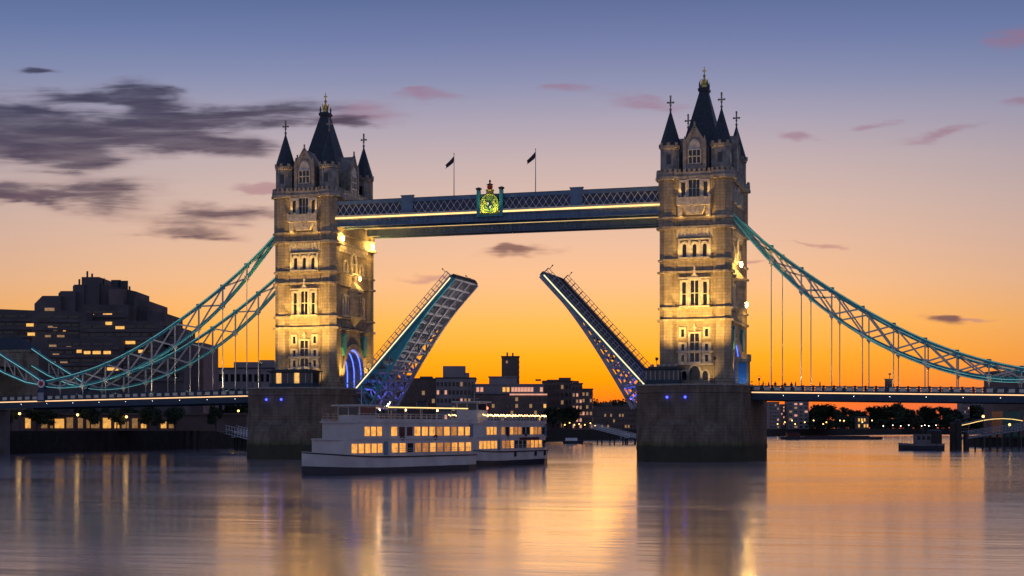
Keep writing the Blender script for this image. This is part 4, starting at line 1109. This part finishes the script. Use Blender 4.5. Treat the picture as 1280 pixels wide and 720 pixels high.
blocks.append(hm(160, 222, 404, -4, 26, v2=408))
blocks.append(hm(215, 254, 428, -2, 24, 4, mt='hotel2'))
blocks.append(hm(100, 200, 401, -10, 26))
blocks.append(hm(60, 150, 424, -16, 26))
blocks.append(hm(144, 230, 442, -14, 26))
for u, v0_, v1_ in ((107, 338, 347), (97, 348, 356), (113, 341, 347), (128, 347, 353), (143, 349, 357), (152, 350, 358), (160, 357, 362)):
    k = (D+20)/F; xx = (u-640)*k-(110-640)/F*D
    m = MB(); m.bar((xx, 22, zat(v1_, D+20)-GZ-1), (xx, 22, zat(v0_, D+20)-GZ), .5 if u not in (143, 152) else 3.0, .5); m.build('roof_mast', M['steel'], hot)
rng = random.Random(5)
def hwin(u, v, ins, wpx, hpx, mt):
    d = D+ins; k = d/F; xx = (u-640)*k-(110-640)/F*D
    m = MB(); m.box(xx-wpx*k/2, xx+wpx*k/2, ins-.14, ins, zat(v+hpx/2, d)-GZ, zat(v-hpx/2, d)-GZ); m.build('window', M[mt], hot)
def hband(u0, u1, v, ins):
    d = D+ins; k = d/F; c = (110-640)/F*D
    m = MB(); m.box((u0-640)*k-c, (u1-640)*k-c, ins-.55, ins+.05, zat(v+1.7, d)-GZ, zat(v-1.7, d)-GZ); m.build('balcony_band', M['hotel3'], hot)
for u0, u1, v0_, v1_, ins in ((41, 107, 401, 420, -6), (61, 149, 435, 478, -16), (105, 159, 395, 398, 2), (101, 199, 413, 440, -10), (161, 221, 417, 440, -4), (145, 229, 454, 480, -14), (-55, 46, 400, 480, 0)):
    v = v0_
    while v <= v1_: hband(u0, u1, v, ins); v += 10.2
# ribbon windows per storey, dark, then the lit rooms in them
for u0, u1, v0_, v1_, ins in ((47, 100, 396, 418, -6), (62, 142, 430, 475, -16), (106, 158, 390, 397, 2), (102, 198, 408, 440, -10), (165, 220, 412, 438, -4), (146, 228, 449, 478, -14), (-40, 38, 395, 470, 0)):
    v = v0_
    while v <= v1_:
        L = u0
        while L < u1-3:
            wd = rng.choice((9, 13, 18)); 
            q = rng.random()
            hwin(min(L+wd/2, u1-wd/2), v, ins, wd-1.2, 3.4, 'glass')
            L += wd+rng.choice((1, 2))
        v += 10.2
for u, v, w_, ins in ((37.5, 406, 9, -6.2), (39, 417.5, 9, -6.2), (134.5, 393.5, 11, 1.8), (115, 394.5, 5, 1.8), (136, 404, 8, -10.2), (150, 409.5, 11, -10.2), (69, 411, 5, -6.2), (80.5, 412, 3, -6.2), (163, 428, 12, -10.2),
                   (109, 440.5, 8, -16.2), (121, 440.5, 10, -16.2), (134, 440.5, 9, -16.2), (99, 439, 6, -16.2), (147, 440, 6, -14.2), (141, 461, 14, -16.2), (62, 386.5, 12, -6.2), (176, 439, 6, -14.2)):
    hwin(u, v, ins-.05, w_, 3.8, 'room' if v != 386.5 else 'roomdim')
for u, v, w_, ins in ((57, 408.5, 6, -6.2), (70, 420, 9, -6.2), (54, 420, 7, -6.2), (60, 432, 9, -16.2), (80, 434, 6, -16.2), (64, 443, 8, -16.2), (74, 453, 9, -16.2), (60, 453, 7, -16.2), (165, 420, 6, -4.2)):
    hwin(u+6, v, ins-.05, w_, 2.6, 'roomdim')

# --- blocks behind the left pier
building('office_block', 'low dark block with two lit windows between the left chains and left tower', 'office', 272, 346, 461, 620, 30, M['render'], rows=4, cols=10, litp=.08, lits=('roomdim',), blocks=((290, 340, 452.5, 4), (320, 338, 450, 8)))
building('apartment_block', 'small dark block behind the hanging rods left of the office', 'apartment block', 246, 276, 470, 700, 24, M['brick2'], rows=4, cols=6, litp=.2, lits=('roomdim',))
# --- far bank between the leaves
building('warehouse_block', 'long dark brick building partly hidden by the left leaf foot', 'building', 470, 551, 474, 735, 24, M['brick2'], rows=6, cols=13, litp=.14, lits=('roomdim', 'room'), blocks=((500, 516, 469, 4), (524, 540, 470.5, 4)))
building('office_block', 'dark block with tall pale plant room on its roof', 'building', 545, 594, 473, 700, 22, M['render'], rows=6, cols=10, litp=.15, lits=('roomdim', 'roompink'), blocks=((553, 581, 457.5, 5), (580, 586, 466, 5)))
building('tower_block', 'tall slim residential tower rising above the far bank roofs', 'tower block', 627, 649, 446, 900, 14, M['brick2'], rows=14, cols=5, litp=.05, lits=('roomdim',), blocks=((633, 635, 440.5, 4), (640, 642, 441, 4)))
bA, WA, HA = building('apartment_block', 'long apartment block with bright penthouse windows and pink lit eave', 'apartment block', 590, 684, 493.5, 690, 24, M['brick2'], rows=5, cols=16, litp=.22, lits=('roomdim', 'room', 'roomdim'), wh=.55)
def upper(r, W, u0, u1, uc, d, v0_, v1_, ins, depth, mt, nm='penthouse'):
    k = d/F; m = MB(); z0 = zat(v0_, d)-GZ; z1 = zat(v1_, d)-GZ
    m.box((u0-uc)*k, (u1-uc)*k, ins, ins+depth, z0+.5, z1); m.box((u0-uc)*k-.4, (u1-uc)*k+.4, ins-.5, ins+depth, z1, z1+.4)
    return m.build(nm, M[mt], r)
pent = upper(bA, WA, 592, 680, 637, 690, 493.5, 480.5, 4, 16, 'render')
for u in (597, 602, 630, 635, 641, 645, 649, 653, 657, 661, 665, 677): facade_window(pent, (u-637)*690/F, 3.99, zat(486.5, 690)-GZ, 1.25, 2.0, M['room'] if u > 628 and u < 640 else M['roompink'])
m = MB(); m.box(0, WA/2, -.5, -.32, HA-.2, HA+.5); m.build('glow_eave', M['roompink'], bA)  # no lamp: the pink light on the eave is put in as emission
pt2 = upper(bA, WA, 611, 646, 637, 690, 480.5, 470.5, 9, 10, 'render')
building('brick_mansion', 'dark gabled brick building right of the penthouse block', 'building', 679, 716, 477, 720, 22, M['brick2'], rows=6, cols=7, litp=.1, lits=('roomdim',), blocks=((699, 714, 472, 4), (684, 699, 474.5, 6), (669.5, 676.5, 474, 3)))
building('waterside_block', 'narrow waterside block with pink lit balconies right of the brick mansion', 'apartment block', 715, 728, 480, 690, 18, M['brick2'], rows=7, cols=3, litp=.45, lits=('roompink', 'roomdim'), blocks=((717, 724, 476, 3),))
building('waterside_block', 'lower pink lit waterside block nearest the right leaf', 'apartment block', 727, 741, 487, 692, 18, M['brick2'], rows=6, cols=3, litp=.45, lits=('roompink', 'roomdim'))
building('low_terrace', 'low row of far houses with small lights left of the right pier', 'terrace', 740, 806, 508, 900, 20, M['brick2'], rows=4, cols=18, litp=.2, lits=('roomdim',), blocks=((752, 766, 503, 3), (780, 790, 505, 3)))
# --- beyond the right pier
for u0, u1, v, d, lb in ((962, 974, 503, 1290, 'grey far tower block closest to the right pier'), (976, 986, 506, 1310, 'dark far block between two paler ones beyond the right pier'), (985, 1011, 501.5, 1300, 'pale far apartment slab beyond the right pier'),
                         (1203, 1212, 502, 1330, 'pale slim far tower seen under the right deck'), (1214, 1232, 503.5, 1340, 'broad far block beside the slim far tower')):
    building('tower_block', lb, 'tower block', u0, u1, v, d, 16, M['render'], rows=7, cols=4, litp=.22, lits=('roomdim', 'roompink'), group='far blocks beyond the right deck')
x, y = at(1266, 520)
r = empty('glass_office', (x, y, 3.0), 'green glass office block cut by the right edge, under the deck', 'office', rz=TH)
m = MB(); m.box(-3.4, 3.0, 0, 12, 0, 9); m.build('wall', M['green'], r)
m = MB(); m.box(-2.4, 22, 12.1, 24, 0, 23)
m.box(3.05, 22, 1, 12, 0, 9.5); wl = m.build('side_wing', M['brick2'], r)
for i in range(2):
    for j in range(6): facade_window(wl, 4.6+j*1.9, 1.0, 3+i*3.2, .9, 2.2, M['roomdim'] if (i*7+j*3) % 4 else M['glass'])
m = MB(); m.box(-12, 26, -3, 16, -4, 0.2); m.build('podium', M['quay'], r)
# --- waterside pavilion under the left deck
x, y = at(95, 420)
r = empty('riverside_pavilion', (x, y, GZ), 'long low riverside pavilion with amber lit windows under the left deck', 'pavilion', rz=TH)
m = MB(); m.box(-25, 46, 1, 9, 0, 4.3); m.box(-25.5, 46.5, .4, 9.4, 4.3, 4.8); m.build('wall', M['brick2'], r)
k = 420/F
for u0, u1, mt in ((28, 39, 'room'), (50, 58, 'roomdim'), (59, 66, 'roomdim'), (67, 79, 'room'), (80, 92, 'roomdim'), (94, 104, 'roomdim'), (106, 124, 'roomdim'), (127, 138, 'room'), (140, 150, 'room'), (151, 160, 'roomdim'), (163, 172, 'roomdim'), (174, 183, 'room'), (200, 207, 'room'), (209, 217, 'roomdim')):
    hq = 1.7+((u0*7) % 11)*.12; facade_window(r, ((u0+u1)/2-95)*k, 1.0, .7+hq/2, (u1-u0)*k*(.6+((u0*5) % 7)*.06), hq, M['amber' if mt == 'room' else 'amberdim'])

# ------------------------------------------------------------------ street lamps along the left embankment
def street_lamp(u, d, vglow, label, e=900, group='street lamps on the left embankment', z0=GZ):
    x, y = at(u, d); h = zat(vglow, d)-z0
    r = empty('street_lamp', (x, y, z0), label, 'street lamp', group)
    m = MB(); m.lathe(0, 0, [(.22, 0), (.16, .6), (.09, .8), (.07, h-.35)], 8); m.build('pole', M['steel'], r)
    m = MB(); m.ball((0, 0, h), .33, 8); m.build('lamp_globe', M['lamp'], r)
    m = MB(); m.lathe(0, 0, [(.3, h+.25), (.12, h+.5), (.02, h+.7)], 8); m.build('cap', M['steel'], r)
    if e: lamp('POINT', (0, -.5, h), e, (1, .55, .16), r, size=.6)
    return r
for u, v, lb in ((24.5, 517, 'street lamp nearest the left edge, below the deck'), (97, 518.5, 'bright street lamp in front of the pavilion middle'), (158, 521, 'street lamp before the right end of the pavilion'),
                 (203, 521, 'street lamp just right of the pavilion, left of the ramp'), (249.5, 521.5, 'street lamp behind the top of the ramp'), (292, 522, 'street lamp closest to the left pier'), (229, 526.5, 'low street lamp at the ramp head'), (298, 513.5, 'higher street lamp beside the left pier')):
    street_lamp(u, 405 if u < 200 else 470, v, lb, 70)

# ------------------------------------------------------------------ trees
def tree_proto(name, seed, h, wdt, n, lf, low=.36):
    rg = random.Random(seed)
    r = bpy.data.objects.new(name, None); col.objects.link(r)
    m = MB(); m.lathe(0, 0, [(h*.035, 0), (h*.026, h*.2), (h*.02, h*.4), (h*.008, h*.8)], 7)
    cl = []
    for i in range(9 if low > .3 else 13):
        a = rg.random()*2*PI; rr = wdt*rg.uniform(.12, .36); z = h*rg.uniform(low, .86)
        c = Vector((rr*math.cos(a), rr*math.sin(a), z)); cl.append((c, wdt*rg.uniform(.13, .24)))
        m.cyl((0, 0, z*.6), c, h*.012, h*.004, 5)
    cl.append((Vector((0, 0, h*.84)), wdt*.2)); m.build('trunk', M['bark'], r)
    m = MB()
    for i in range(n):
        c, s = rg.choice(cl)
        while True:
            p = Vector((rg.uniform(-1, 1), rg.uniform(-1, 1), rg.uniform(-1, 1)))
            if p.length <= 1: break
        p = p*(.45+.55*rg.random()); q = c+Vector((p.x*s*1.15, p.y*s*1.15, p.z*s))
        u = Vector((rg.gauss(0, 1), rg.gauss(0, 1), rg.gauss(0, 1))).normalized(); v = u.orthogonal().normalized(); l = lf*rg.uniform(.6, 1.3)
        m.add([tuple(q-u*l), tuple(q+v*l*.5), tuple(q+u*l), tuple(q-v*l*.5)], [(0, 1, 2, 3)])
    m.build('crown', M['leaf'], r)
    return r
protos = [tree_proto('plane_tree', 11, 10, 9, 1500, .5), tree_proto('plane_tree', 12, 10, 7.5, 1400, .5), tree_proto('plane_tree', 13, 10, 10.5, 1600, .5), tree_proto('bushy_tree', 14, 10, 9.5, 1900, .55, .08), tree_proto('bushy_tree', 15, 10, 8, 1800, .55, .08)]
pused = [False]*5
trg = random.Random(21)
def plant(u, d, vtop, label, group, pk=None, wide=1.0, z0=GZ-.1):
    pk = trg.randrange(3) if pk is None else pk
    if not pused[pk]: o = protos[pk]; pused[pk] = True
    else: o = copy_tree(protos[pk])
    x, y = at(u, d); h = zat(vtop, d)-z0; s = h/10
    o.location = (x, y, z0); o.rotation_euler.z = trg.random()*6.28; o.scale = (s*wide, s*wide, s)
    tag(o, label, 'tree', group); return o
for i, u in enumerate((6, 40, 70, 104, 132, 160, 190, 214, 238, 262, 286, 305)):
    plant(u, 440+8*(i % 3)+(40 if u > 200 else 0), 504+3*trg.random(), 'dark embankment tree behind the pavilion and lamps under the left deck', 'embankment trees under the left deck', wide=1.15)
for i, u in enumerate((14, 46, 62, 113, 146, 186, 197, 219, 270)):
    plant(u, 407+4*(i % 2), 507+4*trg.random(), 'dark tree standing among the lamps in front of the pavilion', 'trees before the pavilion', wide=1.0)
for i, u in enumerate((686, 694, 703, 711)):
    plant(u, 672, 507+4*trg.random(), 'dark round tree on the quay in front of the brick mansion', 'trees before the brick mansion', wide=1.2, z0=GZ)
for i, u in enumerate((742, 752, 766, 776, 788, 799, 812)):
    plant(u, 960, 498+5*trg.random(), 'dark far tree on the skyline left of the right pier', 'skyline trees left of the right pier', wide=1.3)
tp = [(1014, 513), (1021, 507), (1029, 509), (1036, 508), (1046, 513), (1054, 511), (1063, 514), (1072, 515), (1081, 516), (1090, 511), (1098, 510), (1106, 508.5), (1113, 513), (1122, 504.5), (1131, 513), (1140, 515), (1150, 513), (1158, 510), (1166, 510), (1175, 510), (1184, 511), (1193, 514), (1202, 516), (1212, 509), (1221, 508), (1230, 511), (1240, 514), (1252, 515), (1262, 516), (1272, 514)]
for u, v in tp:
    plant(u, 1290+trg.random()*60, v-1-2.5*trg.random(), 'dark tree in the far wood line under the right deck', 'far tree line under the right deck', pk=3+trg.randrange(2), wide=1.1+.6*trg.random())
for i in range(26):
    plant(1016+i*10.2+trg.random()*4, 1255+trg.random()*25, 520+trg.random()*4, 'low dark tree at the front of the far wood under the right deck', 'front trees of the far wood under the right deck', pk=3+trg.randrange(2), wide=1.7)
# ------------------------------------------------------------------ small lights of the far banks
def far_lamp(u, v, d, label, group, white=False):
    x, y = at(u, d); z = zat(v, d); h = z-GZ
    r = empty('quay_lamp', (x, y, GZ), label, 'lamp', group)
    m = MB(); m.bar((0, 0, 0), (0, 0, h-.3), .22); m.build('pole', M['steel'], r)
    m = MB(); m.ball((0, 0, h), (.19 if white else .26)*d/700, 6); m.build('lamp_globe', M['lampwhite'] if white else M['lamp'], r)
for u, v in ((706, 531), (712, 528.5), (718, 531), (724, 530), (731, 531), (738, 529), (744, 532), (666, 530), (676, 529)):
    far_lamp(u, v, 668, 'small amber lamp on the quay between the riverboat and the right leaf', 'amber lamps on the middle quay')
for i, u in enumerate((972, 981, 990, 994, 1006, 1017, 1029, 1033, 1050, 1055, 1078, 1090)):
    far_lamp(u, 530-(i % 3)*2.2-(4 if u in (1055, 1082) else 0), 1235, 'tiny amber lamp on the far quay just right of the right pier', 'amber lamps on the far right quay')
for i, u in enumerate((1104, 1116, 1126, 1136, 1152, 1156, 1161, 1170)):
    far_lamp(u, 532.5-(i % 2), 1240, 'tiny pale lamp on the far quay left of the jetty', 'pale lamps on the far right quay', True)
# lit villa among the far trees
building('lit_villa', 'small amber lit building among the far trees right of the right pier', 'building', 1072, 1086, 521, 1245, 10, M['brick2'], rows=2, cols=4, litp=.8, lits=('room',))

# ------------------------------------------------------------------ piers, ramps and jetties
def ramp(name, label, cat, P0, P1, width, zt0, zt1, n, group=None, rail=1.3, mt='white', posts=0):
    """truss gangway from P0 (x,y) at height zt0 to P1 at zt1"""
    r = empty(name, (*P0, 0), label, cat, group)
    a = Vector((0, 0, zt0)); b = Vector((P1[0]-P0[0], P1[1]-P0[1], zt1)); d = Vector((b.x, b.y, 0)).normalized(); p = Vector((-d.y, d.x, 0))*width/2
    m = MB(); m.bar(a, b, width, .25); m.build('deck', M['steel'], r)
    for s in (-1, 1):
        m = MB()
        for h_ in (.15, rail*.55, rail): m.bar(a+p*s+Vector((0, 0, h_)), b+p*s+Vector((0, 0, h_)), .12)
        for i in range(n+1):
            c = a+(b-a)*i/n+p*s; m.bar(c, c+Vector((0, 0, rail)), .1)
        m.build('railing', M[mt], r)
    for i in range(posts):
        c = a+(b-a)*(i+.5)/posts
        m = MB()
        for s in (-1, 1): m.cyl(c+p*s*.8+Vector((0, 0, -c.z-4)), c+p*s*.8, .28, .28, 7)
        m.bar(c-p, c+p, .3); m.build('trestle', M['timber'], r)
    return r
ramp('gangway', 'white railed gangway sloping down to the left pier at the water', 'gangway', at(250, 452), at(318, 400), 2.6, zat(533, 452), 3.2, 20, rail=2.4)
ramp('landing_stage', 'railed landing stage at the top of the left gangway', 'landing stage', at(226, 452), at(252, 452), 3, zat(538, 452), zat(538, 452), 9, rail=2.6, posts=3)
ramp('landing_stage', 'low railed pontoon by the left pier foot', 'landing stage', at(292, 440), at(318, 440), 5, 3.6, 3.6, 9, rail=2.6, posts=4)
ramp('gangway', 'white railed marina gangway beside the right leaf foot', 'gangway', at(742, 640), at(790, 600), 2.4, 6.2, 2.4, 24, rail=1.8, posts=3)
ramp('landing_stage', 'pale railed floating pontoon at the far quay left of the right pier', 'landing stage', at(776, 615), at(812, 615), 4, 2.2, 2.2, 14, rail=1.8, posts=3)
ramp('jetty', 'dark railed jetty on timber trestles sloping up to the right edge', 'jetty', at(1200, 445), at(1300, 470), 3.2, zat(549, 445), zat(534, 470), 26, rail=1.9, mt='greypaint', posts=11)
for u, v0_, wd, lb in ((1191, 530, .9, 'thick dark mooring pile left of the jetty'), (1197.5, 526, 1.1, 'tallest dark mooring pile at the jetty end'), (1168, 539, 2.2, 'broad short dark dolphin beside the moored workboat'), (1207, 541, .7, 'short mooring pile under the jetty')):
    x, y = at(u, 440); r = empty('mooring_pile', (x, y, -4), lb, 'pile', 'mooring piles by the jetty'); h = zat(v0_, 440)+4
    m = MB(); m.cyl((0, 0, 0), (0, 0, h), wd, wd*.93, 10); m.build('shaft', M['timber'], r)
    m = MB(); m.lathe(0, 0, [(wd*.98, h), (wd*.7, h+.3), (.05, h+.5)], 10); m.build('cap', M['steel'], r)
# moored workboat
x, y = at(1152, 440)
r = empty('workboat', (x, y, 0), 'small grey workboat moored left of the jetty piles', 'boat', rz=TH+PI)
hullr = lambda k, z: [(-6, -2*k, z), (3, -2*k, z), (5.5, -1.1*k, z+.2), (6.6, 0, z+.3), (5.5, 1.1*k, z+.2), (3, 2*k, z), (-6, 2*k, z)]
m = MB(); m.loft([hullr(.8, -.6), hullr(1, .3), hullr(1.05, 1.3)]); m.build('hull', M['hull'], r)
m = MB(); m.loft([hullr(1.03, 1.31), hullr(1.05, 1.9)]); m.build('bulwark', M['concrete'], r)
m = MB(); m.box(-2.6, 2.0, -1.5, 1.5, 1.9, 4.4); m.box(-2.9, 2.3, -1.7, 1.7, 4.4, 4.6); cb = m.build('cabin', M['concrete'], r)
for xx in (-1.6, -.2, 1.2):
    for s in (-1, 1): m = MB(); m.box(xx-.45, xx+.45, s*1.52-.02, s*1.52+.02, 3.0, 4.0); m.build('window', M['glass'], cb)
m = MB(); m.bar((-.5, 0, 4.6), (-.5, 0, 6.6), .12); m.bar((-1.4, 0, 5.6), (.6, 0, 5.6), .08); m.build('mast', M['steel'], r)
m = MB()
for xx in (2.6, 3.6, 4.6, 5.6): m.bar((xx, -1.5+max(0, xx-3)*.4, 1.9), (xx, -1.5+max(0, xx-3)*.4, 3.0), .08); m.bar((xx, 1.5-max(0, xx-3)*.4, 1.9), (xx, 1.5-max(0, xx-3)*.4, 3.0), .08)
m.bar((2.6, -1.5, 3.0), (5.6, -.45, 3.0), .08); m.bar((2.6, 1.5, 3.0), (5.6, .45, 3.0), .08); m.build('railing', M['greypaint'], r)
# lit arched canopy on the right bank
x, y = at(1200, 480)
r = empty('arched_canopy', (x, y, 4.9), 'curved canopy edge glowing amber behind the jetty', 'canopy', rz=TH)
m = MB(); pts = [((u-1200)*480/F, 0, zat(v, 480)-4.9) for u, v in ((1200, 532), (1212, 529.5), (1222, 527), (1232, 525), (1242, 523.8), (1254, 523.3), (1266, 524), (1278, 526))]
m.path(pts, .6, .15); m.build('edge_light', M['ledgold'], r)
m = MB(); m.path([(p[0], 1.6, p[2]+.35) for p in pts], 3.2, .15); m.build('roof', M['steel'], r)
for p in pts[1::2]: m = MB(); m.bar((p[0], .8, -5), (p[0], .8, p[2]+.2), .25); m.build('column', M['steel'], r)
for u, v, lb in ((1229, 520.5, 'amber lamp above the arched canopy'), (1262, 531, 'amber lamp by the green glass office')):
    x, y = at(u, 476); r = empty('street_lamp', (x, y, -4), lb, 'street lamp', 'lamps near the jetty'); h = zat(v, 476)+4
    m = MB(); m.cyl((0, 0, 0), (0, 0, h-.3), .14, .1, 7); m.build('pole', M['steel'], r); m = MB(); m.ball((0, 0, h), .38, 8); m.build('lamp_globe', M['lamp'], r)
# low barge added in place of a moving boat's dark red streak
x, y = at(1038, 850)
r = empty('streak_barge', (x, y, 0), 'long low dark barge standing in for a moving boat streak beyond the right pier', 'barge', rz=TH)
m = MB(); m.loft([[(xx*k, yy*k, z) for xx, yy in ((-28, -3), (24, -3), (29, 0), (24, 3), (-28, 3))] for z, k in ((-.6, .95), (1.2, 1), (1.5, 1))]); m.build('hull', M['hull'], r)
m = MB(); m.box(-24, -17, -2, 2, 1.5, 3.6); m.box(-24.4, -16.6, -2.3, 2.3, 3.6, 3.8); m.build('cabin', M['maroon'], r)
m = MB(); m.box(-15, 21, -2.3, 2.3, 1.5, 2.1); m.build('hatch_cover', M['maroon'], r)
# small moored cabin boat by the middle quay
x, y = at(716, 630)
r = empty('cabin_boat', (x, y, 0), 'small pale boat at the foot of the middle quay', 'boat', rz=TH)
m = MB(); m.loft([[(xx*k, yy*k, z) for xx, yy in ((-4.4, -1.4), (2.5, -1.4), (4.6, 0), (2.5, 1.4), (-4.4, 1.4))] for z, k in ((-.3, .85), (1.1, 1))]); m.build('hull', M['hull'], r)
m = MB(); m.box(-3, 1.8, -1.1, 1.1, 1.1, 2.3); m.build('cabin', M['white'], r)

# ------------------------------------------------------------------ people at the right parapet
def person(x, y, z, label, seed):
    rg = random.Random(seed); h = rg.uniform(1.66, 1.82)/1.75
    ring = lambda z_, rx, ry, ox=0: [(ox+rx*math.cos(2*PI*i/10), ry*math.sin(2*PI*i/10), z_*h) for i in range(10)]
    m = MB()
    for s in (-1, 1):
        m.loft([ring(0, .05, .10, s*.1), ring(.08, .055, .10, s*.1), ring(.45, .065, .075, s*.1), ring(.85, .09, .10, s*.09)])
        m.loft([ring(.78, .035, .04, s*.27), ring(1.1, .045, .05, s*.26), ring(1.4, .06, .065, s*.2)])
    m.loft([ring(.8, .17, .12), ring(1.0, .16, .11), ring(1.25, .2, .13), ring(1.42, .19, .11), ring(1.49, .07, .07), ring(1.54, .06, .065), ring(1.6, .085, .1), ring(1.67, .09, .11), ring(1.74, .06, .07)])
    o = m.build('person', M['cloth'], None, smooth=True); o.location = (x, y, z); o.rotation_euler.z = rg.random()*6.28
    return tag(o, label, 'person', 'people standing at the right parapet')
for i, (X, yy) in enumerate(((54.0, -8.2), (55.1, -8.4), (56.3, -8.1), (58.2, -8.4), (59.4, -8.2), (60.2, -8.5), (64.8, -8.3))):
    person(X, yy, 14.55-(X-52)*.0172-1.29+.35, 'person in dark clothes standing behind the parapet of the right deck', i)
r = empty('signal_cabin', (77.5, -8.0, 12.75), 'small dark signal cabin standing behind the right deck parapet', 'cabin')
m = MB(); m.box(-.65, .65, -.6, .6, 0, 2.7); m.build('wall', M['steel'], r)
m = MB(); m.box(-.8, .8, -.75, .75, 2.7, 2.85); m.bar((.2, 0, 2.85), (.2, 0, 3.8), .1); m.box(0, .45, -.1, .1, 3.6, 3.9); m.build('roof', M['steel'], r)
m = MB(); m.box(-.45, .45, -.63, -.61, 1.5, 2.4); m.build('window', M['glass'], r)
# haunch: traffic light by the tower on the right deck
r = empty('traffic_light', (53.2, -8.0, 13.2), 'slim traffic light post at the tower end of the right deck', 'traffic light')
m = MB(); m.cyl((0, 0, 0), (0, 0, 2.6), .07, .06, 6); m.build('pole', M['steel'], r)
m = MB(); m.box(-.18, .18, -.14, .14, 2.3, 3.2); hd = m.build('signal_head', M['black'], r)
m = MB(); m.ball((0, -.14, 2.95), .11, 6); m.build('red_lens', M['lampred'], hd)
